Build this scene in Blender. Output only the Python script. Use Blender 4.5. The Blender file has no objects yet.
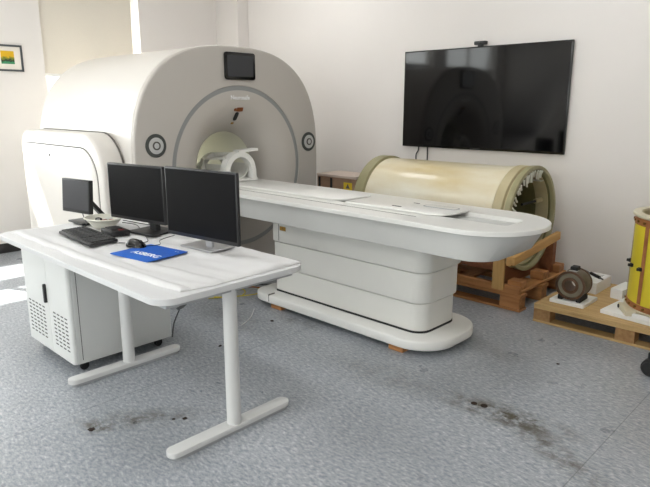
import bpy, bmesh, math, random
from mathutils import Vector, Matrix
random.seed(7)
SC = bpy.context.scene
COL = SC.collection
PI = math.pi

# ---------------------------------------------------------------- camera
F, PITCH, AZ, H = 595.0, 13.06, 134.0, 1.5
cam_d = bpy.data.cameras.new('camera'); cam = bpy.data.objects.new('camera', cam_d); COL.objects.link(cam)
cam_d.sensor_fit = 'HORIZONTAL'; cam_d.sensor_width = 36.0; cam_d.lens = 36.0 * F / 650.0
cam_d.clip_start = 0.05; cam_d.clip_end = 200
cam.location = (0, 0, H)
cam.rotation_euler = (math.radians(90 - PITCH), 0, math.radians(AZ - 90))
SC.camera = cam

# ---------------------------------------------------------------- world, sun, window daylight, exposure
SUN_DIR = Vector((1.0, 0.45, -1.54)).normalized()
w = bpy.data.worlds.new('world'); SC.world = w; w.use_nodes = True
bg = w.node_tree.nodes['Background']
bg.inputs[0].default_value = (0.95, 0.97, 1.0, 1); bg.inputs[1].default_value = 2.2
sd = bpy.data.lights.new('sun', 'SUN'); sd.energy = 15.0; sd.angle = math.radians(0.6); sd.color = (1.0, 0.95, 0.88)
sun = bpy.data.objects.new('sun', sd); COL.objects.link(sun)
sun.rotation_euler = SUN_DIR.to_track_quat('-Z', 'Y').to_euler()
def area(name, loc, direction, sx, sy, energy, color=(1, 1, 1)):
    d = bpy.data.lights.new(name, 'AREA'); d.shape = 'RECTANGLE'; d.size = sx; d.size_y = sy; d.energy = energy; d.color = color
    o = bpy.data.objects.new(name, d); COL.objects.link(o); o.location = loc
    o.rotation_euler = Vector(direction).to_track_quat('-Z', 'Z').to_euler()
    return o
# daylight just outside each window opening
area('daylight', (-6.85, 1.0, 1.8), (1, 0, -0.12), 1.7, 1.8, 58, (1.0, 0.995, 0.99))
area('daylight', (-6.85, -1.25, 1.8), (1, 0, -0.12), 1.9, 1.8, 50, (1.0, 0.995, 0.99))
area('daylight', (-3.6, -2.75, 1.8), (0, 1, -0.1), 1.9, 1.8, 38, (1.0, 0.995, 0.99))
area('daylight', (-0.7, -2.75, 1.8), (0, 1, -0.1), 2.4, 1.8, 55, (1.0, 0.995, 0.99))
area('daylight', (-6.9, 3.2, 1.9), (1, 0, 0), 1.0, 1.9, 70, (1.0, 0.97, 0.92))
SC.view_settings.view_transform = 'Standard'
SC.view_settings.look = 'None'
SC.view_settings.gamma = 1.0
SC.view_settings.exposure = 0.10
SC.view_settings.use_curve_mapping = False

# ---------------------------------------------------------------- materials
def s2l(c):
    return tuple(((v / 255) / 12.92 if v / 255 <= 0.04045 else ((v / 255 + 0.055) / 1.055) ** 2.4) for v in c)
def mat(name, rgb, rough=0.5, metal=0.0, var=0.04, scale=6.0, bump=0.0, bscale=60.0, rgb2=None, stretch=None, emit=None, trans=0.0, coat=0.0, alpha=None, spec=None):
    m = bpy.data.materials.new(name); m.use_nodes = True
    nt = m.node_tree; N = nt.nodes; L = nt.links; p = N['Principled BSDF']
    c = s2l(rgb)
    tc = N.new('ShaderNodeTexCoord'); mp = N.new('ShaderNodeMapping'); L.new(tc.outputs['Object'], mp.inputs[0])
    if stretch: mp.inputs['Scale'].default_value = stretch
    no = N.new('ShaderNodeTexNoise'); no.inputs['Scale'].default_value = scale; no.inputs['Detail'].default_value = 5
    L.new(mp.outputs[0], no.inputs['Vector'])
    r = N.new('ShaderNodeValToRGB'); L.new(no.outputs[0], r.inputs[0])
    r.color_ramp.elements[0].position = 0.3; r.color_ramp.elements[1].position = 0.7
    if rgb2: a, b = c, s2l(rgb2)
    else: a = tuple(v * (1 - var) for v in c); b = tuple(min(1, v * (1 + var)) for v in c)
    r.color_ramp.elements[0].color = (*a, 1); r.color_ramp.elements[1].color = (*b, 1)
    L.new(r.outputs[0], p.inputs['Base Color'])
    p.inputs['Roughness'].default_value = rough; p.inputs['Metallic'].default_value = metal
    if spec is not None: p.inputs['Specular IOR Level'].default_value = spec
    if trans: p.inputs['Transmission Weight'].default_value = trans
    if coat: p.inputs['Coat Weight'].default_value = coat
    if bump:
        n2 = N.new('ShaderNodeTexNoise'); n2.inputs['Scale'].default_value = bscale; n2.inputs['Detail'].default_value = 4
        L.new(mp.outputs[0], n2.inputs['Vector'])
        bp = N.new('ShaderNodeBump'); bp.inputs['Strength'].default_value = bump; bp.inputs['Distance'].default_value = 0.01
        L.new(n2.outputs[0], bp.inputs['Height']); L.new(bp.outputs[0], p.inputs['Normal'])
    if emit: p.inputs['Emission Color'].default_value = (*s2l(emit[0]), 1); p.inputs['Emission Strength'].default_value = emit[1]
    return m

def floor_material():
    m = bpy.data.materials.new('speckled_vinyl'); m.use_nodes = True
    nt = m.node_tree; N = nt.nodes; L = nt.links; p = N['Principled BSDF']
    tc = N.new('ShaderNodeTexCoord')
    def noise(scale, stretch, rot, det=4, rough=0.6):
        mp = N.new('ShaderNodeMapping'); mp.inputs['Scale'].default_value = stretch; mp.inputs['Rotation'].default_value = (0, 0, rot)
        L.new(tc.outputs['Object'], mp.inputs[0])
        n = N.new('ShaderNodeTexNoise'); n.inputs['Scale'].default_value = scale; n.inputs['Detail'].default_value = det; n.inputs['Roughness'].default_value = rough
        L.new(mp.outputs[0], n.inputs['Vector']); return n.outputs[0]
    def ramp(src, stops):
        r = N.new('ShaderNodeValToRGB'); L.new(src, r.inputs[0]); e = r.color_ramp.elements
        e[0].position, e[0].color = stops[0][0], (*stops[0][1], 1); e[1].position, e[1].color = stops[-1][0], (*stops[-1][1], 1)
        for po, cc in stops[1:-1]:
            q = e.new(po); q.color = (*cc, 1)
        return r.outputs[0]
    def mix(fac, a, b, mode='MIX'):
        x = N.new('ShaderNodeMix'); x.data_type = 'RGBA'; x.blend_type = mode
        for sock, v in ((x.inputs['Factor'], fac), (x.inputs['A'], a), (x.inputs['B'], b)):
            if isinstance(v, (int, float)): sock.default_value = v
            elif isinstance(v, tuple): sock.default_value = (*v, 1)
            else: L.new(v, sock)
        return x.outputs['Result']
    g = lambda a: (a, a, a)
    fl = noise(34, (1, 2.0, 1), 0.5, 6, 0.7)
    base = ramp(fl, [(0.30, s2l((112, 120, 130))), (0.45, s2l((150, 155, 162))), (0.56, s2l((170, 173, 178))), (0.72, s2l((216, 217, 217)))])
    big = noise(1.1, (1, 1, 1), 0, 3)
    c = mix(1.0, base, ramp(big, [(0.35, g(0.86)), (0.65, g(1.07))]), 'MULTIPLY')
    # worn, dirty streak areas
    def blob(x, y, rx, ry, rot):
        mp = N.new('ShaderNodeMapping'); mp.vector_type = 'TEXTURE'
        mp.inputs['Location'].default_value = (x, y, 0); mp.inputs['Rotation'].default_value = (0, 0, rot); mp.inputs['Scale'].default_value = (rx, ry, 50)
        L.new(tc.outputs['Object'], mp.inputs[0])
        gr = N.new('ShaderNodeTexGradient'); gr.gradient_type = 'SPHERICAL'; L.new(mp.outputs[0], gr.inputs[0]); return gr.outputs['Fac']
    dn = noise(9, (1, 1, 1), 0, 6, 0.75)
    dm = ramp(dn, [(0.42, g(0)), (0.62, g(1))])
    def stain(c, b, col, k):
        mm = N.new('ShaderNodeMath'); mm.operation = 'MULTIPLY'; L.new(b, mm.inputs[0]); L.new(dm, mm.inputs[1])
        m2 = N.new('ShaderNodeMath'); m2.operation = 'MULTIPLY'; m2.use_clamp = True; L.new(mm.outputs[0], m2.inputs[0]); m2.inputs[1].default_value = k
        return mix(m2.outputs[0], c, s2l(col))
    for *args, k in ((-1.22, 2.56, .42, .13, 0.1, 1.7), (-0.93, 2.42, .5, .10, -0.45, 1.2), (-2.57, 1.10, .10, .08, 0.2, 1.8), (-2.5, 1.28, .42, .12, 0.9, 1.0), (-1.9, 2.5, .5, .2, 0.2, .45), (-3.3, 2.45, .5, .2, 0, .6), (-2.95, 2.75, .3, .1, 0, .7)):
        c = stain(c, blob(*args), (84, 78, 66), k)
    # welded seams between the vinyl sheets
    sp = N.new('ShaderNodeSeparateXYZ'); L.new(tc.outputs['Object'], sp.inputs[0])
    for ax, off in (('X', 0.78), ):
        a = N.new('ShaderNodeMath'); a.operation = 'ADD'; L.new(sp.outputs[ax], a.inputs[0]); a.inputs[1].default_value = off
        b = N.new('ShaderNodeMath'); b.operation = 'PINGPONG'; L.new(a.outputs[0], b.inputs[0]); b.inputs[1].default_value = 1.0
        d = N.new('ShaderNodeMath'); d.operation = 'LESS_THAN'; L.new(b.outputs[0], d.inputs[0]); d.inputs[1].default_value = 0.0025
        e = N.new('ShaderNodeMath'); e.operation = 'MULTIPLY'; L.new(d.outputs[0], e.inputs[0]); e.inputs[1].default_value = 0.45
        c = mix(e.outputs[0], c, s2l((80, 82, 84)))
    L.new(c, p.inputs['Base Color'])
    rr = ramp(noise(3, (1, 1, 1), 0), [(0.3, g(0.26)), (0.7, g(0.42))]); L.new(rr, p.inputs['Roughness'])
    bp = N.new('ShaderNodeBump'); bp.inputs['Strength'].default_value = 0.12; bp.inputs['Distance'].default_value = 0.004
    L.new(noise(30, (1, 1, 1), 0), bp.inputs['Height']); L.new(bp.outputs[0], p.inputs['Normal'])
    return m

def wood(name, rgb, rgb2, axis=0, rough=0.65):
    st = [14, 14, 14]; st[axis] = 1.2
    return mat(name, rgb, rough=rough, rgb2=rgb2, scale=2.2, stretch=tuple(st), bump=0.15, bscale=4)

M_WALL = mat('wall_paint', (233, 228, 224), 0.85, var=0.012, scale=1.5, bump=0.04, bscale=150)
M_CEIL = mat('ceiling_paint', (230, 228, 224), 0.9, var=0.01)
M_FLOOR = floor_material()
M_BASE = mat('black_skirting', (44, 42, 42), 0.5)
M_WFRAME = mat('window_frame_white', (232, 230, 226), 0.45)
M_GLASS = mat('window_glass', (245, 250, 250), 0.02, trans=1.0, var=0.0)
def blind_material():
    m = bpy.data.materials.new('roller_blind_fabric'); m.use_nodes = True
    nt = m.node_tree; N = nt.nodes; L = nt.links
    for n in list(N):
        if n.type == 'BSDF_PRINCIPLED': N.remove(n)
    out = [n for n in N if n.type == 'OUTPUT_MATERIAL'][0]
    tc = N.new('ShaderNodeTexCoord'); wv = N.new('ShaderNodeTexNoise'); wv.inputs['Scale'].default_value = 120; L.new(tc.outputs['Object'], wv.inputs['Vector'])
    r = N.new('ShaderNodeValToRGB'); L.new(wv.outputs[0], r.inputs[0]); r.color_ramp.elements[0].color = (*s2l((222, 216, 205)), 1); r.color_ramp.elements[1].color = (*s2l((230, 224, 214)), 1)
    d = N.new('ShaderNodeBsdfDiffuse'); t = N.new('ShaderNodeBsdfTranslucent'); mx = N.new('ShaderNodeMixShader'); mx.inputs[0].default_value = 0.1
    L.new(r.outputs[0], d.inputs[0]); L.new(r.outputs[0], t.inputs[0]); L.new(d.outputs[0], mx.inputs[1]); L.new(t.outputs[0], mx.inputs[2]); L.new(mx.outputs[0], out.inputs[0])
    return m
M_BLIND = blind_material()
M_SHELL = mat('scanner_shell_white', (218, 213, 207), 0.38, var=0.01, scale=2, coat=0.2)
M_FACE = mat('scanner_face_ivory', (193, 187, 180), 0.42, var=0.012, scale=2)
M_RING = mat('scanner_grey_ring', (146, 147, 146), 0.4)
M_BORE = mat('bore_liner_cream', (242, 240, 226), 0.45, var=0.02)
M_SEAM = mat('dark_seam', (92, 88, 84), 0.8)
M_BED = mat('bed_white', (238, 237, 233), 0.3, var=0.008, scale=2, coat=0.15)
M_BEDGREY = mat('bed_skirt_grey_white', (200, 200, 197), 0.45, var=0.01)
M_PED = mat('pedestal_off_white', (226, 225, 220), 0.36, var=0.01)
M_RUBBER = mat('black_rubber', (26, 26, 27), 0.6)
M_BLACK = mat('black_plastic', (30, 30, 32), 0.42)
M_BEZEL = mat('glossy_black_bezel', (12, 12, 13), 0.18)
M_TV = mat('tv_glass', (8, 8, 9), 0.06, var=0.0, spec=0.4)
M_SCREEN = mat('matte_screen', (9, 9, 11), 0.35, var=0.0, spec=0.12)
M_SCREEN2 = mat('matte_screen_grey', (50, 50, 54), 0.35, var=0.0, spec=0.3)
M_DISP = mat('scanner_display_glass', (44, 46, 50), 0.15, var=0.0)
M_SILVER = mat('silver_plastic', (176, 176, 178), 0.32, metal=0.6)
M_DIALD = mat('dial_dark_green_grey', (66, 70, 66), 0.45)
M_DIALL = mat('dial_light_grey', (196, 196, 194), 0.35)
M_DESK = mat('desk_white_laminate', (216, 216, 217), 0.35, var=0.006)
M_DESKLEG = mat('desk_white_metal', (220, 220, 219), 0.4, var=0.01)
M_DESKFR = mat('desk_grey_rail', (168, 170, 172), 0.45)
M_FOAM = mat('packing_foam_white', (216, 215, 215), 0.85, var=0.01, bump=0.2, bscale=250)
M_CAB = mat('cabinet_light_grey', (210, 211, 209), 0.45, var=0.01)
M_SLOT = mat('slot_shadow_grey', (70, 70, 70), 0.8)
M_BLUE = mat('mousepad_blue', (8, 78, 178), 0.55, rgb2=(12, 104, 208), scale=3)
M_INK = mat('white_print', (250, 250, 250), 0.6, var=0.0)
M_BOWL = mat('bowl_cream_plastic', (226, 224, 212), 0.4)
M_COPPER = mat('copper_tape', (150, 88, 52), 0.4, metal=0.5, var=0.15, scale=30)
M_YSTICK = mat('yellow_sticker', (222, 190, 40), 0.5)
M_GOLD = mat('gold_sticker', (176, 132, 40), 0.5)
M_FRP = mat('resin_cylinder_cream', (208, 186, 130), 0.3, rgb2=(236, 231, 214), scale=1.7, stretch=(0.7, 2, 2), coat=0.2, bump=0.02, bscale=20)
M_FLANGE = mat('resin_flange_olive', (144, 138, 102), 0.45, rgb2=(164, 158, 122), scale=5)
M_FLANGE2 = mat('resin_flange_tan', (176, 162, 124), 0.45, rgb2=(196, 184, 148), scale=5)
M_INNER = mat('resin_inner_olive', (104, 100, 66), 0.5, rgb2=(124, 120, 82), scale=6)
M_GLUE = mat('white_glue_strands', (222, 220, 206), 0.6, var=0.05)
M_WOODX = wood('pallet_wood_brown', (158, 106, 62), (196, 140, 88), 0)
M_WOODY = wood('pallet_wood_brown_cross', (164, 112, 66), (200, 146, 92), 1)
M_WOODR = wood('saddle_wood_reddish', (122, 74, 46), (146, 92, 58), 1)
M_WOODL = wood('brace_wood_yellow', (186, 142, 84), (208, 164, 104), 1)
M_WOODZ = wood('post_wood_yellow', (184, 144, 86), (206, 166, 106), 2)
M_PLY = wood('plywood_pale', (184, 150, 98), (208, 176, 124), 0)
M_PLYB = wood('block_wood_pale', (146, 108, 66), (176, 136, 90), 1)
M_CARD = mat('cardboard_brown', (138, 108, 86), 0.8, rgb2=(168, 138, 114), scale=8)
M_CARDTOP = mat('cardboard_lid', (206, 190, 178), 0.8, var=0.06)
M_YELLOW = mat('drum_yellow', (226, 206, 56), 0.45, var=0.05, scale=3)
M_ORANGE = mat('drum_copper_orange', (150, 94, 56), 0.45, rgb2=(176, 118, 74), scale=12)
M_IVORY = mat('drum_ivory_flange', (214, 206, 180), 0.45, var=0.03)
M_BRASS = mat('brass_hardware', (128, 96, 52), 0.35, metal=0.7, var=0.1, scale=20)
M_RUST = mat('wound_coil_brown', (92, 82, 66), 0.5, rgb2=(120, 108, 88), scale=18, metal=0.3)
M_RUST2 = mat('coil_rim_copper', (98, 72, 54), 0.4, metal=0.5, var=0.15, scale=20)
M_COILGREY = mat('coil_grey_core', (124, 116, 98), 0.5, var=0.1, scale=20)
M_YCABLE = mat('yellow_cable', (206, 190, 60), 0.5)
M_WCABLE = mat('white_cable', (210, 210, 208), 0.5)
M_PICF = mat('dark_grey_picture_frame', (74, 78, 82), 0.45)
M_MATB = mat('picture_mount_cream', (238, 230, 220), 0.8)
M_METAL = mat('steel_tool', (120, 120, 122), 0.3, metal=0.9)
M_DEBRIS = mat('dark_debris', (48, 34, 26), 0.8)
M_LED = mat('led_panel_diffuser', (255, 255, 255), 0.5, emit=((252, 252, 252), 12.0))

def painting_material(y0, y1, z0, z1):
    m = bpy.data.materials.new('small_painting'); m.use_nodes = True
    nt = m.node_tree; N = nt.nodes; L = nt.links; p = N['Principled BSDF']
    tc = N.new('ShaderNodeTexCoord'); sp = N.new('ShaderNodeSeparateXYZ'); L.new(tc.outputs['Generated'], sp.inputs[0])
    no = N.new('ShaderNodeTexNoise'); no.inputs['Scale'].default_value = 5; L.new(tc.outputs['Generated'], no.inputs['Vector'])
    a = N.new('ShaderNodeMath'); a.operation = 'MULTIPLY_ADD'; L.new(no.outputs[0], a.inputs[0]); a.inputs[1].default_value = 0.45; L.new(sp.outputs['Z'], a.inputs[2])
    r = N.new('ShaderNodeValToRGB'); L.new(a.outputs[0], r.inputs[0]); r.color_ramp.interpolation = 'EASE'
    e = r.color_ramp.elements; e[0].position = 0.3; e[0].color = (*s2l((60, 140, 96)), 1); e[1].position = 0.82; e[1].color = (*s2l((224, 178, 20)), 1)
    q = e.new(0.5); q.color = (*s2l((30, 48, 40)), 1); q = e.new(0.66); q.color = (*s2l((120, 130, 30)), 1)
    L.new(r.outputs[0], p.inputs['Base Color']); p.inputs['Roughness'].default_value = 0.6
    return m

# ---------------------------------------------------------------- helpers
ORG = {}
def root(name, label, cat, loc=(0, 0, 0), group=None):
    o = bpy.data.objects.new(name, None); COL.objects.link(o); o.location = loc; o.empty_display_size = 0.1
    o['label'] = label; o['category'] = cat
    if group: o['group'] = group
    ORG[o.name] = Vector(loc); return o
def part(name, bm, m, parent=None, sharp=35, label=None, smooth=True):
    """links bm (world coordinates) as ONE mesh object under parent"""
    org = ORG[parent.name] if parent else Vector((0, 0, 0))
    bmesh.ops.recalc_face_normals(bm, faces=bm.faces)
    bm.transform(Matrix.Translation(-org))
    me = bpy.data.meshes.new(name); bm.to_mesh(me); bm.free()
    if isinstance(m, (list, tuple)):
        for x in m: me.materials.append(x)
    else: me.materials.append(m)
    if smooth:
        me.shade_smooth(); me.set_sharp_from_angle(angle=math.radians(sharp))
    o = bpy.data.objects.new(name, me); COL.objects.link(o)
    if parent: o.parent = parent
    ORG[o.name] = org
    if label: o['label'] = label
    return o
def single(name, bm, m, label, cat, group=None, sharp=35):
    """a thing that is one mesh, its origin at its base centre"""
    xs = [v.co for v in bm.verts]
    c = Vector(((min(v.x for v in xs) + max(v.x for v in xs)) / 2, (min(v.y for v in xs) + max(v.y for v in xs)) / 2, min(v.z for v in xs)))
    bm.transform(Matrix.Translation(-c)); o = part(name, bm, m, None, sharp); o.location = c
    o['label'] = label; o['category'] = cat
    if group: o['group'] = group
    return o
def struct(name, bm, m, sharp=35, parent=None):
    o = part(name, bm, m, parent, sharp)
    if not parent: o['kind'] = 'structure'
    return o
def B(): return bmesh.new()
def box(bm, x0, x1, y0, y1, z0, z1, bev=0.0, seg=2, mtx=None, mi=0):
    r = bmesh.ops.create_cube(bm, size=1.0); vs = r['verts']
    bmesh.ops.scale(bm, vec=(x1 - x0, y1 - y0, z1 - z0), verts=vs)
    bmesh.ops.translate(bm, vec=((x0 + x1) / 2, (y0 + y1) / 2, (z0 + z1) / 2), verts=vs)
    if bev > 0:
        es = set(e for v in vs for e in v.link_edges)
        g = bmesh.ops.bevel(bm, geom=list(es), offset=bev, segments=seg, affect='EDGES', profile=0.5)
        vs = list(set(v for f in g['faces'] for v in f.verts) | set(v for v in vs if v.is_valid))
    if mtx is not None: bmesh.ops.transform(bm, matrix=mtx, verts=vs)
    if mi:
        for f in set(f for v in vs for f in v.link_faces): f.material_index = mi
    return vs
def bx(*a, **k): bm = B(); box(bm, *a, **k); return bm
def prism(bm, pts, z0, z1, bev=0.0, seg=3, axis='Z', bevel_bottom=True):
    """outline pts (CCW) extruded z0..z1 with rounded rims; axis maps (u,v,w)"""
    n = len(pts); c = Vector((sum(p[0] for p in pts) / n, sum(p[1] for p in pts) / n))
    def inset(d):
        out = []
        for i in range(n):
            a, b, e = Vector(pts[i - 1]), Vector(pts[i]), Vector(pts[(i + 1) % n])
            d1 = (b - a); d2 = (e - b)
            if d1.length < 1e-9: d1 = d2
            if d2.length < 1e-9: d2 = d1
            n1 = Vector((-d1.y, d1.x)).normalized(); n2 = Vector((-d2.y, d2.x)).normalized()
            k = (n1 + n2); k = k.normalized() if k.length > 1e-6 else n1
            out.append(b + k * d / max(0.4, k.dot(n1)))
        return out
    def mapv(u, v, w_):
        return {'Z': (u, v, w_), 'X': (w_, u, v), 'Y': (u, w_, v)}[axis]
    levels = []
    if bev > 0:
        if bevel_bottom:
            for i in range(seg + 1):
                t = PI / 2 * i / seg; levels.append((bev * (1 - math.sin(t)), z0 + bev * (1 - math.cos(t))))
        else: levels.append((0, z0))
        for i in range(seg + 1):
            t = PI / 2 * i / seg; levels.append((bev * (1 - math.cos(t)), z1 - bev * (1 - math.sin(t))))
    else: levels = [(0, z0), (0, z1)]
    rings = []
    for d, z in levels:
        q = inset(d) if d > 1e-9 else [Vector(p) for p in pts]
        rings.append([bm.verts.new(mapv(p.x, p.y, z)) for p in q])
    for a, b in zip(rings, rings[1:]):
        for i in range(n): bm.faces.new((a[i], a[(i + 1) % n], b[(i + 1) % n], b[i]))
    bm.faces.new(rings[0][::-1]); bm.faces.new(rings[-1])
    return rings
def rrect(x0, x1, y0, y1, r, seg=8):
    """rounded rectangle; r a number or radii for corners (x1y0, x1y1, x0y1, x0y0)"""
    rs = r if isinstance(r, (list, tuple)) else (r,) * 4
    out = []
    for (cx, cy, sx, sy, a0), q in zip(((x1, y0, -1, 1, -90), (x1, y1, -1, -1, 0), (x0, y1, 1, -1, 90), (x0, y0, 1, 1, 180)), rs):
        ox, oy = cx + sx * q, cy + sy * q
        for i in range(seg + 1):
            a = math.radians(a0 + 90 * i / seg); out.append((ox + q * math.cos(a), oy + q * math.sin(a)))
    return out
def lathe(bm, prof, centre=(0, 0, 0), axis='Z', n=48, close=False, a0=0.0, a1=2 * PI):
    """prof: (radius, along)"""
    full = abs(a1 - a0 - 2 * PI) < 1e-6; cnt = n if full else n + 1; cx, cy, cz = centre; rings = []
    for r, h in prof:
        ring = []
        for i in range(cnt):
            a = a0 + (a1 - a0) * i / n; u, v = r * math.cos(a), r * math.sin(a)
            p = {'Z': (cx + u, cy + v, cz + h), 'X': (cx + h, cy + u, cz + v), 'Y': (cx + u, cy + h, cz + v)}[axis]
            ring.append(bm.verts.new(p))
        rings.append(ring)
    pairs = list(zip(rings, rings[1:])) + ([(rings[-1], rings[0])] if close else [])
    for a, b in pairs:
        for i in range(cnt if full else cnt - 1):
            j = (i + 1) % cnt; bm.faces.new((a[i], a[j], b[j], b[i]))
    return rings
def cyl(bm, r, h0, h1, centre=(0, 0, 0), axis='Z', n=32, bev=0.0):
    pr = [(r, h0), (r, h1)] if bev <= 0 else [(r - bev, h0), (r, h0 + bev), (r, h1 - bev), (r - bev, h1)]
    rg = lathe(bm, pr, centre, axis, n)
    bm.faces.new(rg[0]); bm.faces.new(rg[-1]); return bm
def catmull(pts, k=8):
    P = [Vector(p) for p in pts]; out = []
    for i in range(len(P) - 1):
        a = P[max(i - 1, 0)]; b = P[i]; c = P[i + 1]; d = P[min(i + 2, len(P) - 1)]
        for j in range(k):
            t = j / k; out.append(0.5 * ((2 * b) + (-a + c) * t + (2 * a - 5 * b + 4 * c - d) * t * t + (-a + 3 * b - 3 * c + d) * t ** 3))
    out.append(P[-1]); return out
def tube(bm, pts, r, n=8, smooth=True, k=8):
    P = catmull(pts, k) if smooth else [Vector(p) for p in pts]
    rings = []; up = Vector((0, 0, 1)); prev = None
    for i, p in enumerate(P):
        t = (P[min(i + 1, len(P) - 1)] - P[max(i - 1, 0)]).normalized()
        if prev is None:
            s = t.cross(up); s = s.normalized() if s.length > 1e-3 else Vector((1, 0, 0))
        else:
            s = (prev - t * prev.dot(t)).normalized()
        prev = s; q = t.cross(s)
        rings.append([bm.verts.new(p + (s * math.cos(2 * PI * j / n) + q * math.sin(2 * PI * j / n)) * r) for j in range(n)])
    for a, b in zip(rings, rings[1:]):
        for j in range(n): bm.faces.new((a[j], a[(j + 1) % n], b[(j + 1) % n], b[j]))
    bm.faces.new(rings[0][::-1]); bm.faces.new(rings[-1]); return bm
def bar(bm, a, b, wd, th, up=(0, 0, 1), bev=0.002):
    """square bar from a to b, wd across, th along 'up'"""
    a, b = Vector(a), Vector(b); t = (b - a); ln = t.length; t.normalize()
    s = Vector(up).cross(t).normalized(); u = t.cross(s)
    m = Matrix.Identity(4)
    for i, v in enumerate((t, s, u)):
        for j in range(3): m[j][i] = v[j]
    m.translation = (a + b) / 2
    box(bm, -ln / 2, ln / 2, -wd / 2, wd / 2, -th / 2, th / 2, bev, 1, m)
def text_bm(s, size, mtx, depth=0.0006):
    cu = bpy.data.curves.new('t', 'FONT'); cu.body = s; cu.size = size; cu.extrude = depth; cu.offset = size * 0.018; cu.align_x = 'CENTER'; cu.align_y = 'CENTER'
    o = bpy.data.objects.new('t', cu); COL.objects.link(o); bpy.context.view_layer.update()
    me = bpy.data.meshes.new_from_object(o.evaluated_get(bpy.context.evaluated_depsgraph_get()))
    bm = B(); bm.from_mesh(me); bm.transform(mtx)
    bpy.data.objects.remove(o); bpy.data.curves.remove(cu); bpy.data.meshes.remove(me); return bm
def basis(loc, ex, ey, ez):
    m = Matrix.Identity(4)
    for i, v in enumerate((ex, ey, ez)):
        v = Vector(v).normalized()
        for j in range(3): m[j][i] = v[j]
    m.translation = Vector(loc); return m

# ================================================================ STRUCTURE
XW, XE, YS, YN, ZC = -6.6, 1.6, -2.5, 5.0, 3.4      # inner faces of the room
T = 0.2
struct('floor', bx(XW - T, XE + T, YS - T, YN + T, -0.1, 0.0), M_FLOOR)
struct('ceiling', bx(XW - T, XE + T, YS - T, YN + T, ZC, ZC + 0.1), M_CEIL)
struct('wall_north', bx(XW - T, XE + T, YN, YN + T, 0, ZC), M_WALL)
struct('wall_east', bx(XE, XE + T, YS, YN, 0, ZC), M_WALL)
def wall_with_holes(name, axis, c0, c1, a0, a1, holes):
    """a wall slab along a0..a1 with rectangular openings (u0,u1,z0,z1)"""
    bm = B()
    us = sorted(set([a0, a1] + [h[0] for h in holes] + [h[1] for h in holes])); zs = sorted(set([0, ZC] + [h[2] for h in holes] + [h[3] for h in holes]))
    for u0, u1 in zip(us, us[1:]):
        for z0, z1 in zip(zs, zs[1:]):
            um, zm = (u0 + u1) / 2, (z0 + z1) / 2
            if any(h[0] < um < h[1] and h[2] < zm < h[3] for h in holes): continue
            if axis == 'Y': box(bm, c0, c1, u0, u1, z0, z1)
            else: box(bm, u0, u1, c0, c1, z0, z1)
    bmesh.ops.remove_doubles(bm, verts=bm.verts, dist=1e-5)
    seen = {}
    for f in bm.faces: seen.setdefault(tuple(sorted(v.index for v in f.verts)), []).append(f)
    bm.verts.index_update(); seen = {}
    for f in bm.faces: seen.setdefault(tuple(sorted(v.index for v in f.verts)), []).append(f)
    bmesh.ops.delete(bm, geom=[f for fs in seen.values() if len(fs) > 1 for f in fs], context='FACES')
    return struct(name, bm, M_WALL)
HW = [(0.15, 1.72, 0.9, 3.02), (-2.2, -0.3, 0.9, 3.02), (2.62, 3.74, 0.9, 2.9)]
HS = [(-4.55, -2.65, 0.9, 2.72), (-1.9, 0.5, 0.9, 2.72)]
wall_with_holes('wall_west', 'Y', XW - T, XW, YS, YN, HW)
wall_with_holes('wall_south', 'X', YS - T, YS, XW - T, XE + T, HS)
struct('wall_column', bx(XW, -6.16, 4.83, YN, 0, ZC), M_WALL)
def window(i, axis, c, h, transoms, mull):
    u0, u1, z0, z1 = h; r = []
    fr = B(); f = 0.05
    def b(bm, ua, ub, za, zb, d=0.03, off=0.0):
        if axis == 'Y': box(bm, c - d + off, c + d + off, ua, ub, za, zb)
        else: box(bm, ua, ub, c - d + off, c + d + off, za, zb)
    b(fr, u0, u1, z0, z0 + f); b(fr, u0, u1, z1 - f, z1); b(fr, u0, u0 + f, z0 + f, z1 - f); b(fr, u1 - f, u1, z0 + f, z1 - f)
    for a, bb in transoms: b(fr, u0 + f, u1 - f, a, bb, 0.028)
    for a in mull: b(fr, a - 0.025, a + 0.025, z0 + f, z1 - f, 0.027)
    o = struct('window_%d' % i, fr, M_WFRAME)
    g = B(); b(g, u0 + f / 2, u1 - f / 2, z0 + f / 2, z1 - f / 2, 0.003)
    gl = part('window_pane', g, M_PANE, o)
def pane_material():
    m = bpy.data.materials.new('clear_pane'); m.use_nodes = True
    nt = m.node_tree; N = nt.nodes; L = nt.links
    for n in list(N):
        if n.type == 'BSDF_PRINCIPLED': N.remove(n)
    out = [n for n in N if n.type == 'OUTPUT_MATERIAL'][0]
    t = N.new('ShaderNodeBsdfTransparent'); t.inputs[0].default_value = (0.95, 0.97, 0.96, 1)
    g = N.new('ShaderNodeBsdfGlossy'); g.inputs['Roughness'].default_value = 0.02
    mx = N.new('ShaderNodeMixShader'); mx.inputs[0].default_value = 0.05; L.new(t.outputs[0], mx.inputs[1]); L.new(g.outputs[0], mx.inputs[2]); L.new(mx.outputs[0], out.inputs[0])
    return m
M_PANE = pane_material()
window(1, 'Y', XW - 0.12, HW[2], [(1.55, 1.62)], [3.2])
window(2, 'Y', XW - 0.12, HW[0], [(1.85, 2.25)], [0.95])
window(3, 'Y', XW - 0.12, HW[1], [(1.85, 2.25)], [-1.25])
window(4, 'X', YS - 0.12, HS[0], [(1.75, 1.85)], [-3.6])
window(5, 'X', YS - 0.12, HS[1], [(1.75, 1.85)], [-0.7])
struct('baseboard_west', bx(XW, XW + 0.015, YS, 4.83, 0, 0.1, 0.003), M_BASE)
struct('baseboard_north', bx(-6.16, XE, YN - 0.006, YN, 0, 0.07, 0.001), M_WALL)

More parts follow.
